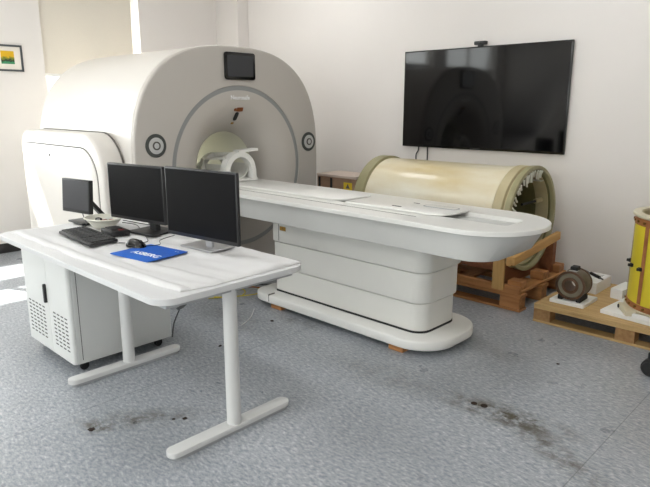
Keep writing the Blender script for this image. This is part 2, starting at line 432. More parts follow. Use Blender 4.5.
# roller blind, pulled two thirds down over the window behind the scanner
r = root('roller_blind', 'beige fabric roller blind pulled down over the window behind the scanner', 'blind', (XW - 0.03, 3.2, 1.8))
part('blind_fabric', bx(XW - 0.034, XW - 0.031, 2.63, 3.66, 1.83, 2.89), M_BLIND, r)
part('bottom_rail', bx(XW - 0.045, XW - 0.02, 2.63, 3.66, 1.80, 1.83, 0.005), M_WFRAME, r)

# ceiling panel lights (above the frame, seen only as reflections)
for i, (x, y) in enumerate(((-4.6, 1.3), (-2.0, 1.3), (-4.6, 3.9), (-1.6, 3.9), (-2.0, -1.0), (-4.6, -1.0))):
    nm = ['above the scanner side cabinet', 'above the desk', 'above the scanner bore', 'above the wall television', 'behind the camera', 'by the far windows'][i]
    r = root('ceiling_light', 'square white LED ceiling panel ' + nm, 'ceiling light', (x, y, ZC - 0.04), 'square LED ceiling panels')
    f = B(); 
    for (a, b, c, d) in ((-.3, .3, -.3, -.28), (-.3, .3, .28, .3), (-.3, -.28, -.28, .28), (.28, .3, -.28, .28)): box(f, x + a, x + b, y + c, y + d, ZC - 0.03, ZC)
    part('light_frame', f, M_WFRAME, r)
    part('light_diffuser', bx(x - .28, x + .28, y - .28, y + .28, ZC - 0.022, ZC - 0.012), M_LED, r)

# ================================================================ MRI SCANNER
CY, CZ, HA, HB, NE = 3.135, 1.0, 0.95, 0.97, 2.7
BY, BZ = 3.17, 0.985
XF, XR = -4.05, -6.09
NA = 128
def outline(a, sa=0.0, sn=NE):
    """radius point on the body section at angle a, inset by sa"""
    A, Bb = HA - sa, HB - sa; c, s = math.cos(a), math.sin(a)
    k = (abs(c / A) ** sn + abs(s / Bb) ** sn) ** (-1 / sn)
    return CY + k * c, CZ + k * s
def ringpts(bm, x, sa=0.0, circ=None):
    out = []
    for i in range(NA):
        a = 2 * PI * i / NA
        y, z = (BY + circ * math.cos(a), BZ + circ * math.sin(a)) if circ else outline(a, sa)
        out.append(bm.verts.new((x, y, z)))
    return out
def bridge(bm, rs):
    for a, b in zip(rs, rs[1:]):
        for i in range(NA): bm.faces.new((a[i], a[(i + 1) % NA], b[(i + 1) % NA], b[i]))
mri = root('mri_scanner', 'large white MRI scanner with round bore, rounded shell and grey ring on its face', 'scanner', (-4.9, CY, 0))
bm = B(); rs = [ringpts(bm, XF - 0.044, 0.006), ringpts(bm, XF - 0.050, 0.0), ringpts(bm, XR + 0.38, 0.0)]
for i in range(1, 9):
    t = PI / 2 * i / 8; rs.append(ringpts(bm, XR + 0.38 - 0.38 * math.sin(t), 0.34 * (1 - math.cos(t))))
rs.append(ringpts(bm, XR, circ=0.5)); rs.append(ringpts(bm, XR + 0.02, circ=0.31)); bridge(bm, rs)
part('outer_shell', bm, M_SHELL, mri, 30)
bm = B(); rs = [ringpts(bm, XF - 0.046, 0.0025)]
rs.append(ringpts(bm, XF - 0.022, 0.0))
for i in range(0, 6):
    t = PI / 2 * i / 5; rs.append(ringpts(bm, XF - 0.018 + 0.018 * math.sin(t), 0.018 * (1 - math.cos(t))))
rs.append(ringpts(bm, XF, circ=0.676)); rs.append(ringpts(bm, XF - 0.012, circ=0.673)); bridge(bm, rs)
part('front_cover', bm, M_FACE, mri, 30)
bm = B(); bridge(bm, [ringpts(bm, XF - 0.02, circ=0.674), ringpts(bm, XF - 0.006, circ=0.674), ringpts(bm, XF - 0.006, circ=0.638), ringpts(bm, XF - 0.02, circ=0.638)])
part('ring_trim', bm, M_RING, mri)
def flare(r):      # depth of the funnel at radius r
    t = min(1.0, max(0.0, (0.636 - r) / (0.636 - 0.295))); return XF - 0.006 - 0.24 * (t ** 2.6)
bm = B(); rr = [0.638 - (0.638 - 0.295) * (i / 24) ** 0.75 for i in range(25)]
bridge(bm, [ringpts(bm, flare(q), circ=q) for q in rr]); part('bore_flare', bm, M_FACE, mri, 60)
bm = B(); bridge(bm, [ringpts(bm, XF - 0.24, circ=0.297), ringpts(bm, XF - 0.255, circ=0.30), ringpts(bm, XR + 0.03, circ=0.30), ringpts(bm, XR - 0.0, circ=0.33)])
part('bore_liner', bm, M_BORE, mri, 40)
part('base_plinth', bx(-5.5, -4.25, 2.55, 3.72, 0.0, 0.12, 0.01), M_SEAM, mri)
# display screen on the face
r_ = part('display_screen', B() if False else (lambda b: (prism(b, rrect(3.02, 3.335, 1.705, 1.922, 0.022, 5), XF + 0.002, XF + 0.018, 0.005, 2, 'X'), b)[1])(B()), M_BEZEL, mri)
bm = B(); prism(bm, rrect(3.045, 3.31, 1.73, 1.897, 0.004, 3), XF + 0.0175, XF + 0.019, 0, axis='X'); part('display_glass', bm, M_DISP, r_)
# dials
for yy in (2.365, 3.965):
    z = 1.205 if yy < 3 else 1.17
    bm = B(); cyl(bm, 0.088, XF + 0.0005, XF + 0.008, (0, yy, z), 'X', 48, 0.003); d = part('control_dial', bm, M_DIALD, mri, label='dark grey round control dial with light centre')
    bm = B(); cyl(bm, 0.062, XF + 0.008, XF + 0.012, (0, yy, z), 'X', 48, 0.002); part('dial_face', bm, M_DIALL, d)
    bm = B(); lathe(bm, [(0.032, XF + 0.012), (0.032, XF + 0.018), (0.022, XF + 0.018), (0.022, XF + 0.012)], (0, yy, z), 'X', 36, True); part('dial_ring', bm, M_SEAM, d)
    bm = B(); cyl(bm, 0.021, XF + 0.011, XF + 0.02, (0, yy, z), 'X', 32, 0.003); part('dial_button', bm, M_DIALL, d)
# lettering and stickers on the funnel
part('maker_lettering', text_bm('Neurosafe', 0.047, basis((flare(0.60) + 0.004, 3.181, BZ + 0.578), (0, 1, 0), (0, 0, 1), (1, 0, 0))), M_INK, mri)
def patch(name, y, z, sy, sz, m, rot=0, rnd=0.0):
    rad = math.hypot(y - BY, z - BZ); x = flare(rad); dr = (flare(rad - 0.01) - flare(rad + 0.01)) / 0.02
    ez = Vector((dr * -(0) , 0, 1)); er = Vector((-dr if False else 0, 0, 1))
    tz = Vector(((flare(rad + 0.01) - flare(rad - 0.01)) / 0.02, 0, 1)).normalized(); ty = Vector((0, 1, 0)); nx = ty.cross(tz)
    if nx.x < 0: nx = -nx
    c, s = math.cos(rot), math.sin(rot); a = ty * c + tz * s; b = -ty * s + tz * c
    bm = B(); prism(bm, rrect(-sy / 2, sy / 2, -sz / 2, sz / 2, rnd if rnd else 0.001, 6), 0.0, 0.006, 0.0)
    bm.transform(basis(Vector((x, y, z)) + nx * 0.002, a, b, nx)); part(name, bm, m, mri)
patch('copper_sticker', 3.194, BZ + 0.484, 0.062, 0.034, M_COPPER, 0.03)
patch('small_sticker', 3.147, BZ + 0.482, 0.02, 0.022, M_COPPER, 0.2)
patch('black_strap_tab', 3.179, BZ + 0.428, 0.036, 0.088, M_RUBBER, 0.06, 0.017)
patch('small_sticker', 3.182, BZ + 0.371, 0.024, 0.016, M_GOLD, 0.1)
# side housing bolted on the near flank
bm = B(); prism(bm, rrect(-5.74, -4.18, 0.0, 1.295, (0.0001, 0.32, 0.16, 0.0001), 14), 2.0, 2.2, 0.028, 4, 'Y')
sh = part('side_housing', bm, M_SHELL, mri, 40)
bm = B(); prism(bm, rrect(-5.66, -4.265, 0.05, 1.19, (0.01, 0.25, 0.07, 0.01), 12), 1.999, 2.004, 0, axis='Y'); part('panel_seam', bm, M_SEAM, sh)
bm = B(); prism(bm, rrect(-5.652, -4.273, 0.06, 1.182, (0.01, 0.245, 0.066, 0.01), 12), 1.992, 2.003, 0.004, 2, 'Y'); ap = part('access_panel', bm, M_SHELL, sh, 40)
for (xx, zz) in ((-5.53, 0.93), (-4.40, 0.80)):
    bm = B(); prism(bm, rrect(xx - 0.017, xx + 0.017, zz - 0.07, zz + 0.07, 0.015, 6), 1.988, 1.994, 0.002, 2, 'Y'); part('finger_grip', bm, M_PED, sh)
bm = B(); cyl(bm, 0.01, 1.988, 1.994, (-5.1, 0, 1.1), 'Y', 16); part('screw_cap', bm, M_SEAM, sh)
bm = B(); prism(bm, rrect(-5.745, -4.172, 0.0, 1.302, (0.0001, 0.325, 0.165, 0.0001), 14), 2.165, 2.175, 0, axis='Y'); part('housing_gasket', bm, M_SEAM, sh)

# ================================================================ PATIENT TABLE
bed = root('patient_table', 'long white patient table with rounded end and stepped pedestal in front of scanner', 'patient table', (-2.7, 3.13, 0))
BX0, BX1, BY0, BY1, BT = -4.02, -1.345, 2.75, 3.49, 0.85
def ring_slab(bm, outer, inner, z0, z1):
    """slab between two outlines of equal point count"""
    n = len(outer); V = [[bm.verts.new((p[0], p[1], z)) for p in pts] for pts, z in ((outer, z0), (outer, z1 - 0.003), ([(BX0 + (p[0] - BX0) * 0.999, 3.12 + (p[1] - 3.12) * 0.993) for p in outer], z1), (inner, z1), (inner, z0))]
    for a, b in zip(V, V[1:] + V[:1]):
        for i in range(n): bm.faces.new((a[i], a[(i + 1) % n], b[(i + 1) % n], b[i]))
top_out = rrect(BX0, BX1, BY0, BY1, (0.36, 0.36, 0.01, 0.01), 14)
chan = rrect(-3.98, -1.52, 3.02, 3.26, (0.03, 0.06, 0.003, 0.003), 14)
bm = B(); ring_slab(bm, top_out, chan, BT - 0.026, BT); part('tabletop', bm, M_BED, bed, 40)
bm = B(); prism(bm, rrect(-4.0, -1.50, 3.0, 3.28, (0.03, 0.06, 0.01, 0.01), 8), BT - 0.085, BT - 0.065, 0); part('channel_floor', bm, mat('channel_grey_brown', (100, 95, 84), 0.6), bed)
bm = B(); box(bm, -3.9, -1.62, 3.16, 3.22, BT - 0.065, BT - 0.022, 0.002); part('channel_rail', bm, M_BEDGREY, bed)
# skirt under the top, tapering in towards the floor and the free end
bm = B(); n = len(top_out)
def sk(ins, z, xe): 
    q = rrect(BX0 + 0.01, BX1 - xe, BY0 + ins, BY1 - ins, ((0.34 - ins, 0.34 - ins, 0.01, 0.01) if xe < 0.1 else (0.17, 0.17, 0.01, 0.01)), 14); return [bm.verts.new((a, b, z)) for a, b in q]
V = [sk(0.022, BT - 0.025, 0.03), sk(0.024, BT - 0.045, 0.045), sk(0.034, BT - 0.175, 0.155), sk(0.040, BT - 0.179, 0.162)]
for a, b in zip(V, V[1:]):
    for i in range(len(a)): bm.faces.new((a[i], a[(i + 1) % len(a)], b[(i + 1) % len(a)], b[i]))
bm.faces.new(V[-1]); bm.faces.new(V[0][::-1]); part('tabletop_skirt', bm, M_BEDGREY, bed, 50)
# sliding cradle boards
def cradle(x0, x1, y0, y1, z, slot, nm):
    bm = B(); prism(bm, rrect(x0, x1, y0, y1, (0.13, 0.13, 0.005, 0.005), 12), z, z + 0.014, 0.004, 2); p = part(nm, bm, M_BED, bed, 40)
    if slot:
        bm = B(); prism(bm, rrect(x1 - 0.30, x1 - 0.05, (y0 + y1) / 2 + 0.0, (y0 + y1) / 2 + 0.085, 0.03, 8), z + 0.0135, z + 0.0155, 0); s = part('hand_slot', bm, M_DESKFR, p)
        bm = B(); prism(bm, rrect(x1 - 0.29, x1 - 0.06, (y0 + y1) / 2 + 0.012, (y0 + y1) / 2 + 0.072, 0.026, 8), z + 0.015, z + 0.0165, 0); part('slot_floor', bm, M_BED, s)
cradle(-2.69, -1.90, 2.985, 3.37, BT + 0.0015, True, 'cradle_board')
cradle(-4.9, -2.74, 3.00, 3.40, BT + 0.0015, False, 'cradle_board')
bm = B(); box(bm, -3.99, -2.05, 2.905, 2.911, BT - 0.001, BT + 0.0012); part('seam_line', bm, M_SEAM, bed)
for (x, y, sx, sy) in ((-2.31, 3.06, 0.075, 0.016), (-2.28, 3.24, 0.05, 0.01)):
    bm = B(); prism(bm, rrect(x - sx / 2, x + sx / 2, y - sy / 2, y + sy / 2, sy / 2.01, 6), BT + 0.0155, BT + 0.0175); part('latch_slot', bm, M_SLOT, bed)
# pedestal: cover bands, each inset below the last
def band(nm, ins, z0, z1, m=M_PED):
    bm = B(); prism(bm, rrect(-3.36, -1.965 - ins * 1.0, 2.90 + ins, 3.38 - ins, (0.10, 0.10, 0.02, 0.02), 10), z0, z1, 0.008, 3); return part(nm, bm, m, bed, 40)
band('pedestal_band', 0.0, 0.50, 0.668); band('pedestal_band', 0.014, 0.297, 0.494); band('pedestal_band', 0.028, 0.108, 0.291); band('pedestal_shade_core', 0.042, 0.11, 0.66, M_SEAM)  # core coloured dark to stand in for shadow under the band lips
band('rubber_gasket', 0.026, 0.09, 0.112, M_RUBBER)
bm = B(); box(bm, -3.285, -3.281, 2.8985, 2.901, 0.51, 0.66); part('panel_joint', bm, M_SEAM, bed)
bm = B(); box(bm, -3.285, -3.281, 2.9185, 2.921, 0.305, 0.495); part('panel_joint', bm, M_SEAM, bed)
bm = B(); box(bm, -3.268, -3.205, 2.8965, 2.9005, 0.592, 0.622); part('warning_label', bm, M_GOLD, bed, label='small yellow warning label')
part('label_text', text_bm('!!', 0.02, basis((-3.235, 2.8955, 0.607), (1, 0, 0), (0, 0, 1), (0, -1, 0)), 0.0002), M_SEAM, bed)
bm = B(); prism(bm, rrect(-3.52, -1.83, 2.80, 3.45, (0.24, 0.24, 0.14, 0.14), 12), 0.035, 0.098, 0.012, 3); part('base_plate', bm, M_BED, bed, 40)
bm = B(); box(bm, -3.300, -3.296, 2.7985, 2.86, 0.05, 0.1062); part('base_joint', bm, M_SEAM, bed)
for i, (x, lb) in enumerate(((-3.235, 'small wooden block under the base of the patient table, nearer the scanner'), (-2.105, 'small wooden block under the patient table base at its free end'))):
    single('wooden_block', bx(x - 0.055, x + 0.055, 2.815, 2.93, 0.0, 0.034, 0.002), M_WOODX, lb, 'wooden block', 'wooden blocks under the patient table')

# head coil on the table, at the mouth of the bore
hc = root('head_coil', 'white arched head coil standing on the patient table at the bore', 'head coil', (-4.1, 3.15, BT + 0.0165))
HZ = BT + 0.017; hy = 3.165; HX = -0.19
def arch(x0, x1, r_in, r_out, zc):
    bm = B(); n = 28; V = []
    for x in (x0, x1):
        for rad in (r_in, r_out):
            V.append([bm.verts.new((x, hy + rad * math.cos(PI * i / n), HZ + zc + rad * 1.0 * math.sin(PI * i / n))) for i in range(n + 1)])
    a, b, c, d = V
    for i in range(n):
        for p, q in ((a, b), (b, d), (d, c), (c, a)): bm.faces.new((p[i], p[i + 1], q[i + 1], q[i]))
    for i in (0, n): bm.faces.new((a[i], b[i], d[i], c[i]))
    return bm
bm = arch(-3.94, -3.86, 0.115, 0.16, 0.09); bm.transform(Matrix.Translation((HX, 0, 0))); part('front_arch', bm, M_BED, hc, 40)
bm = arch(-4.28, -4.22, 0.115, 0.155, 0.07); bm.transform(Matrix.Translation((HX, 0, 0))); part('rear_arch', bm, M_PED, hc, 40)
for s in (-1, 1):
    bm = B(); prism(bm, [(hy + s * 0.112, HZ), (hy + s * (0.175), HZ), (hy + s * 0.16, HZ + 0.04), (hy + s * 0.158, HZ + 0.1), (hy + s * 0.115, HZ + 0.1)][::s], -3.95, -3.85, 0.004, 2, 'X'); bm.transform(Matrix.Translation((HX, 0, 0))); part('coil_leg', bm, M_BED, hc, 40)
bm = B(); bar(bm, (-3.9, hy - 0.02, HZ + 0.252), (-3.9, hy + 0.19, HZ + 0.262), 0.085, 0.022); bm.transform(Matrix.Translation((HX, 0, 0))); part('top_handle', bm, M_BED, hc)
for k, yy in enumerate((-0.10, 0.0, 0.10)):
    bm = B(); zt = HZ + 0.08 + math.sqrt(0.15 ** 2 - yy ** 2); bar(bm, (-4.25, hy + yy, zt - 0.015), (-3.9, hy + yy, zt + 0.005), 0.045, 0.02); bm.transform(Matrix.Translation((HX, 0, 0))); part('cross_rib', bm, M_BED, hc)
bm = B(); prism(bm, rrect(-4.35, -3.84, hy - 0.18, hy + 0.18, 0.03, 5), HZ, HZ + 0.02, 0.004, 2); bm.transform(Matrix.Translation((HX, 0, 0))); part('coil_base', bm, M_BED, hc)
bm = B(); n = 28; V = []
for x in (-4.25, -3.9):
    for rad in (0.112, 0.122): V.append([bm.verts.new((x, hy + rad * math.cos(-PI * i / n), HZ + 0.14 + rad * math.sin(-PI * i / n))) for i in range(n + 1)])
a, b, c, d = V
for i in range(n):
    for p, q in ((a, b), (b, d), (d, c), (c, a)): bm.faces.new((p[i], p[i + 1], q[i + 1], q[i]))
for i in (0, n): bm.faces.new((a[i], b[i], d[i], c[i]))
bm.transform(Matrix.Translation((HX, 0, 0))); part('head_cradle', bm, M_PED, hc)
bm = B(); box(bm, -4.86, -4.62, hy - 0.10, hy + 0.09, HZ, HZ + 0.105, 0.01); cb = part('connector_box', bm, M_PED, hc)
bm = B(); cyl(bm, 0.02, 0.105, 0.125, (-4.72, hy - 0.03, HZ), 'Z', 20, 0.004); part('box_knob', bm, M_PED, cb)

# ================================================================ DESK
desk = root('desk', 'white office desk with two T-shaped legs in the foreground', 'desk', (-2.92, 1.55, 0))
DX0, DX1, DY0, DY1, DT = -3.86, -2.0, 1.14, 1.955, 0.75
bm = B(); prism(bm, rrect(DX0, DX1, DY0, DY1, 0.09, 12), DT - 0.028, DT, 0.0015, 1); part('desktop', bm, M_DESK, desk, 30)
for x in (-2.085, -3.085):
    bm = B(); n = 32; rg = lathe(bm, [(0.034, 0.038), (0.032, 0.70)], (x, 1.54, 0), 'Z', 32); bm.faces.new(rg[0]); bm.faces.new(rg[-1]); lg = part('leg_column', bm, M_DESKLEG, desk)
    bm = B(); prism(bm, rrect(x - 0.036, x + 0.036, 1.18, 1.875, 0.0355, 10), 0.014, 0.04, 0.003, 2); ft = part('leg_foot', bm, M_DESKLEG, desk, 40)
    bm = B(); prism(bm, rrect(x - 0.032, x + 0.032, 1.195, 1.86, 0.0315, 10), 0.0, 0.014, 0.0); part('foot_pad', bm, M_DESKFR, ft)
    bm = B(); box(bm, x - 0.03, x + 0.03, 1.2, 1.90, 0.692, 0.722, 0.002); part('support_beam', bm, M_DESKFR, desk)
bm = B(); box(bm, -3.055, -2.085, 1.33, 1.37, 0.692, 0.722, 0.002); box(bm, -3.055, -2.085, 1.72, 1.76, 0.692, 0.722, 0.002); part('long_rail', bm, M_DESKFR, desk)

# foam sheet on the desk
def foam_sheet():
    bm = B(); nx, ny = 150, 70; x0, x1, y0, y1 = -3.81, -2.03, 1.205, 1.935
    from mathutils import noise
    top = []
    for i in range(nx + 1):
        col = []; u = i / nx
        for j in range(ny + 1):
            v = j / ny
            x = x0 + (x1 - x0) * u; y = y0 + (y1 - y0) * v
            y += (0.065 * u ** 3) * (1 - v)
            if v < 0.5: y += 0.018 * noise.noise((x * 4, 0, 3)) * (1 - 2 * v) + (0.03 * max(0, 0.35 - u)) * (1 - 2 * v)
            if u > 0.5: x += (0.016 * noise.noise((0, y * 6, 9)) - 0.10 * max(0, 0.22 - v)) * (2 * u - 1)
            h = 0.0075 + 0.016 * noise.noise((x * 1.3, y * 13 + 1.2 * math.sin(x * 1.7), 0.3)) + 0.003 * noise.noise((x * 7, y * 7, 1)); busy = (x < -2.4 and y > 1.33); h = max(h, 0.012) if v < 0.06 else h; h = min(max(h, 0.002), 0.0125) if busy else min(max(h + 0.003, 0.007), 0.022)
            edge = min(1.0, min(u, 1 - u) * nx / 2.0, min(v, 1 - v) * ny / 2.0)
            col.append((x, y, DT + 0.0015 + max(0.004, h) * (0.35 + 0.65 * math.sqrt(edge)))); 
        top.append(col)
    V = [[bm.verts.new(p) for p in c] for c in top]; W = [[bm.verts.new((p[0], p[1], DT + 0.0008)) for p in c] for c in top]
    for i in range(nx):
        for j in range(ny):
            bm.faces.new((V[i][j], V[i + 1][j], V[i + 1][j + 1], V[i][j + 1])); bm.faces.new((W[i][j], W[i][j + 1], W[i + 1][j + 1], W[i + 1][j]))
    for i in range(nx):
        bm.faces.new((V[i][0], W[i][0], W[i + 1][0], V[i + 1][0])); bm.faces.new((V[i][ny], V[i + 1][ny], W[i + 1][ny], W[i][ny]))
    for j in range(ny):
        bm.faces.new((V[0][j], V[0][j + 1], W[0][j + 1], W[0][j])); bm.faces.new((V[nx][j], W[nx][j], W[nx][j + 1], V[nx][j + 1]))
    return bm
single('foam_sheet', foam_sheet(), M_FOAM, 'wrinkled white foam sheet spread over the desktop', 'foam sheet', sharp=60)
FZ = DT + 0.0146      # top of the foam

# ---- monitors
def monitor(name, label, a, b, z0, z1, th, m_screen, group=None, base=None, tilt=0.0):
    """screen from a to b (front face, metres), facing the desk front (-Y side)"""
    a, b = Vector((*a, 0)), Vector((*b, 0)); ex = (b - a).normalized(); ey = Vector((0, 0, 1)).cross(ex)   # ey points back
    wd = (b - a).length; c = (a + b) / 2
    rt = root(name, label, 'monitor', (c.x, c.y + 0.08, FZ), group)
    M = basis((c.x, c.y, (z0 + z1) / 2), ex, ey, (0, 0, 1)) @ Matrix.Rotation(tilt, 4, 'X'); hh = (z1 - z0) / 2
    bm = B(); box(bm, -wd / 2, wd / 2, 0, th, -hh, hh, 0.004, 2, M); box(bm, -wd / 4, wd / 4, th - 0.004, th + 0.02, -hh * 0.6, hh * 0.4, 0.008, 2, M); sc = part('display_panel', bm, M_BLACK, rt)
    bz = 0.009; bm = B(); box(bm, -wd / 2 + bz, wd / 2 - bz, -0.0012, 0.003, -hh + 0.02, hh - bz, 0, 1, M); part('screen', bm, m_screen, sc)
    return rt, M, wd, hh, th
# right: thin-bezel monitor on a silver foot
rt, M, wd, hh, th = monitor('computer_monitor', 'largest black computer monitor, on a silver stand, beside the blue mouse pad', (-2.765, 1.655), (-2.235, 1.715), 0.835, 1.192, 0.02, M_SCREEN)
ang = math.atan2(0.06, 0.53); c0 = Vector((-2.60, 1.79, 0)); ex = Vector((math.cos(ang), math.sin(ang), 0)); ey = Vector((-math.sin(ang), math.cos(ang), 0))
MB = basis((c0.x, c0.y, FZ), ex, ey, (0, 0, 1))
bm = B(); q = rrect(-0.125, 0.125, -0.085, 0.085, 0.006, 3); prism(bm, q, 0, 0.009, 0.002, 2); bm.transform(MB); sb = part('stand_foot', bm, M_SILVER, rt)
cn = M @ Vector((0, 0.03, 0)); 
bm = B(); bar(bm, (c0.x + 0.04, c0.y - 0.012, FZ + 0.008), (c0.x + 0.045, c0.y - 0.03, 1.06), 0.055, 0.016, (0, -1, 0)); part('stand_neck', bm, M_SILVER, rt)
bm = B(); bar(bm, (c0.x + 0.045, c0.y - 0.03, 1.03), (c0.x + 0.06, c0.y - 0.092, 1.03), 0.06, 0.06); part('neck_joint', bm, M_SILVER, rt)
# middle monitor
rt, M, wd, hh, th = monitor('computer_monitor', 'middle black computer monitor on a black square stand between the other two', (-3.455, 1.68), (-2.965, 1.76), 0.832, 1.165, 0.03, M_SCREEN)
ang = math.atan2(0.08, 0.49); c0 = Vector((-3.155, 1.79, 0)); MB = basis((c0.x, c0.y, FZ), (math.cos(ang), math.sin(ang), 0), (-math.sin(ang), math.cos(ang), 0), (0, 0, 1))
bm = B(); prism(bm, rrect(-0.115, 0.115, -0.1, 0.1, 0.01, 4), 0, 0.012, 0.003, 2); bm.transform(MB); part('stand_foot', bm, M_BLACK, rt)
bm = B(); bar(bm, (c0.x, c0.y + 0.015, FZ + 0.01), (c0.x, c0.y + 0.015, 1.04), 0.07, 0.03, (0, -1, 0)); part('stand_neck', bm, M_BLACK, rt)
# small monitor at the far end
rt, M, wd, hh, th = monitor('computer_monitor', 'smallest black monitor on a folding arm at the far end of the desk', (-3.835, 1.55), (-3.56, 1.60), 0.842, 1.052, 0.03, M_SCREEN2, tilt=-0.08)
bm = B(); prism(bm, rrect(-3.865 + 0.02, -3.64, 1.575, 1.70, 0.006, 3), FZ, FZ + 0.012, 0.003, 2); part('stand_foot', bm, M_BLACK, rt)
bm = B(); bar(bm, (-3.69, 1.60, 0.98), (-3.68, 1.74, 0.80), 0.05, 0.022, (0, 1, 1)); part('support_arm', bm, M_BLACK, rt)
bm = B(); bar(bm, (-3.68, 1.74, 0.80), (-3.71, 1.66, FZ + 0.011), 0.05, 0.02, (0, 1, 0.5)); part('arm_hinge', bm, M_BLACK, rt)

# ---- keyboard
kb = root('keyboard', 'black computer keyboard on the white foam sheet', 'keyboard', (-3.265, 1.46, FZ))
MK = basis((-3.262, 1.437, FZ + 0.0032), Vector((0.49, -0.03, 0)), Vector((0.03, 0.49, 0)), (0, 0, 1))
bm = B(); box(bm, -0.235, 0.235, -0.078, 0.078, 0.0, 0.018, 0.005, 2); bm.transform(MK @ Matrix.Rotation(0.04, 4, 'X')); part('keyboard_body', bm, M_BLACK, kb)
bm = B(); mk = MK @ Matrix.Rotation(0.04, 4, 'X')
rows = 6
for j in range(rows):
    y = 0.062 - j * 0.0225 - (0.004 if j else 0)
    for (xs, n_) in ((-0.225, 15), (0.083 if False else 0.078, 3), (0.142, 4)):
        k0 = 0
        for i in range(n_):
            if j == 5 and n_ == 15 and 4 <= i <= 8:
                if i == 4: box(bm, xs + 4 * 0.0196, xs + 9 * 0.0196 - 0.003, y - 0.009, y + 0.009, 0.018, 0.024, 0, 1, mk)
                continue
            if n_ == 3 and j in (3,): continue
            x = xs + i * 0.0196; box(bm, x, x + 0.0166, y - 0.009, y + 0.009, 0.018, 0.024, 0, 1, mk)
k = part('keys', bm, mat('key_black', (44, 44, 46), 0.5), kb)

# ---- mouse pad and mouse
mp = root('mouse_pad', 'blue mouse pad with white lettering on the desk', 'mouse pad', (-2.69, 1.51, FZ))
e1 = Vector((0.297, 0.043, 0)).normalized(); e2 = Vector((-0.040, 0.28, 0)); e2 = Vector((-e1.y, e1.x, 0))
MP = basis((-2.70, 1.50, FZ), e1, e2, (0, 0, 1))
bm = B(); prism(bm, rrect(-0.15, 0.15, -0.128, 0.128, 0.008, 4), 0, 0.003, 0.0); bm.transform(MP); part('pad', bm, M_BLUE, mp)
part('lettering', text_bm('ASBERG', 0.058, MP @ Matrix.Translation((0.02, -0.035, 0.0034)), 0.0002), M_INK, mp)
part('logo_mark', text_bm('- -', 0.03, MP @ Matrix.Translation((0.105, 0.095, 0.0034)), 0.0002), M_INK, mp)
ms = root('computer_mouse', 'black computer mouse at the corner of the blue mouse pad', 'mouse', (-2.872, 1.522, FZ))
bm = B(); bmesh.ops.create_uvsphere(bm, u_segments=28, v_segments=16, radius=1.0)
for v in bm.verts:
    v.co.x *= 0.064; v.co.y *= 0.037 * (1 - 0.12 * math.cos(v.co.x * 60)); v.co.z = max(-0.0, v.co.z) * (0.040 - 0.1 * v.co.x)
bm.transform(basis((-2.872, 1.522, FZ + 0.0035), (1, 0.25, 0), (-0.25, 1, 0), (0, 0, 1))); mb = part('mouse_body', bm, M_BEZEL, ms)
bm = B(); cyl(bm, 0.009, -0.004, 0.004, (0, 0, 0), 'Y', 16); bm.transform(basis((-2.837, 1.531, FZ + 0.033), (1, 0.25, 0), (-0.25, 1, 0), (0, 0, 1))); part('scroll_wheel', bm, M_BLACK, ms)
bm = B(); tube(bm, [(-2.815, 1.538, FZ + 0.012), (-2.80, 1.62, FZ + 0.008), (-2.90, 1.68, FZ + 0.003), (-2.93, 1.72, FZ + 0.003), (-2.97, 1.82, FZ + 0.003)], 0.002, 6); part('mouse_cable', bm, M_BLACK, ms)

# ---- bowl, docking box, loose bits
bowl = root('plastic_bowl', 'cream plastic bowl of small parts between the keyboard and small monitor', 'bowl', (-3.49, 1.648, FZ))
bm = B(); rg = lathe(bm, [(0.0001, 0), (0.055, 0), (0.062, 0.006), (0.085, 0.03), (0.105, 0.048), (0.112, 0.05), (0.104, 0.053), (0.082, 0.034), (0.055, 0.011), (0.0001, 0.010)], (0, 0, 0), 'Z', 40); bm.transform(Matrix.Translation((-3.49, 1.648, FZ)) @ Matrix.Diagonal((1.22, 1.0, 1.25, 1))); part('bowl_shell', bm, M_BOWL, bowl, 60)
for i, (dx, dy, s, m) in enumerate(((-0.045, -0.01, 0.022, M_RUBBER), (0.01, 0.03, 0.02, M_DIALL), (0.04, -0.02, 0.022, mat('dull_red_part', (120, 56, 50), 0.5)), (-0.01, -0.03, 0.018, M_SILVER), (0.035, 0.035, 0.016, M_COPPER))):
    bm = B(); box(bm, -s, s, -s * 0.6, s * 0.6, 0, s * 0.9, 0.003, 1, Matrix.Translation((-3.49 + dx, 1.648 + dy, FZ + 0.036 + (0.004 if i % 2 else 0))) @ Matrix.Rotation(i * 0.9, 4, 'Z'))
    single('small_part', bm, m, ['small black piece', 'small pale grey piece', 'small dull red piece', 'small silver piece', 'small copper-coloured piece'][i] + ' lying in the cream plastic bowl on the desk', 'small part', 'small parts in the bowl')
db = root('docking_box', 'small black electronic box beside the keyboard and cream bowl', 'electronic box', (-3.265, 1.60, FZ))
MD = basis((-3.262, 1.605, FZ), (1, -0.1, 0), (0.1, 1, 0), (0, 0, 1))
bm = B(); box(bm, -0.085, 0.085, -0.055, 0.055, 0.0, 0.030, 0.005, 2); bm.transform(MD); d_ = part('box_body', bm, M_BLACK, db)
bm = B(); box(bm, -0.07, 0.03, -0.035, 0.035, 0.029, 0.036, 0.003, 1); bm.transform(MD); part('top_tray', bm, M_RUBBER, db)
bm = B(); box(bm, 0.04, 0.065, 0.0, 0.03, 0.029, 0.034, 0.002, 1); bm.transform(MD); part('red_button', bm, mat('red_plastic', (120, 40, 34), 0.5), db)
def cable(label, pts, r, m, cat='cable', group='cables on the desk', name='cable'):
    bm = B(); tube(bm, pts, r, 7); return single(name, bm, m, label, cat, group, sharp=80)
z = FZ + 0.003
cable('black cable curving from the docking box towards the middle monitor stand', [(-3.19, 1.66, z + .01), (-3.22, 1.72, z), (-3.30, 1.78, z), (-3.42, 1.82, z), (-3.55, 1.80, z)], 0.003, M_BLACK)
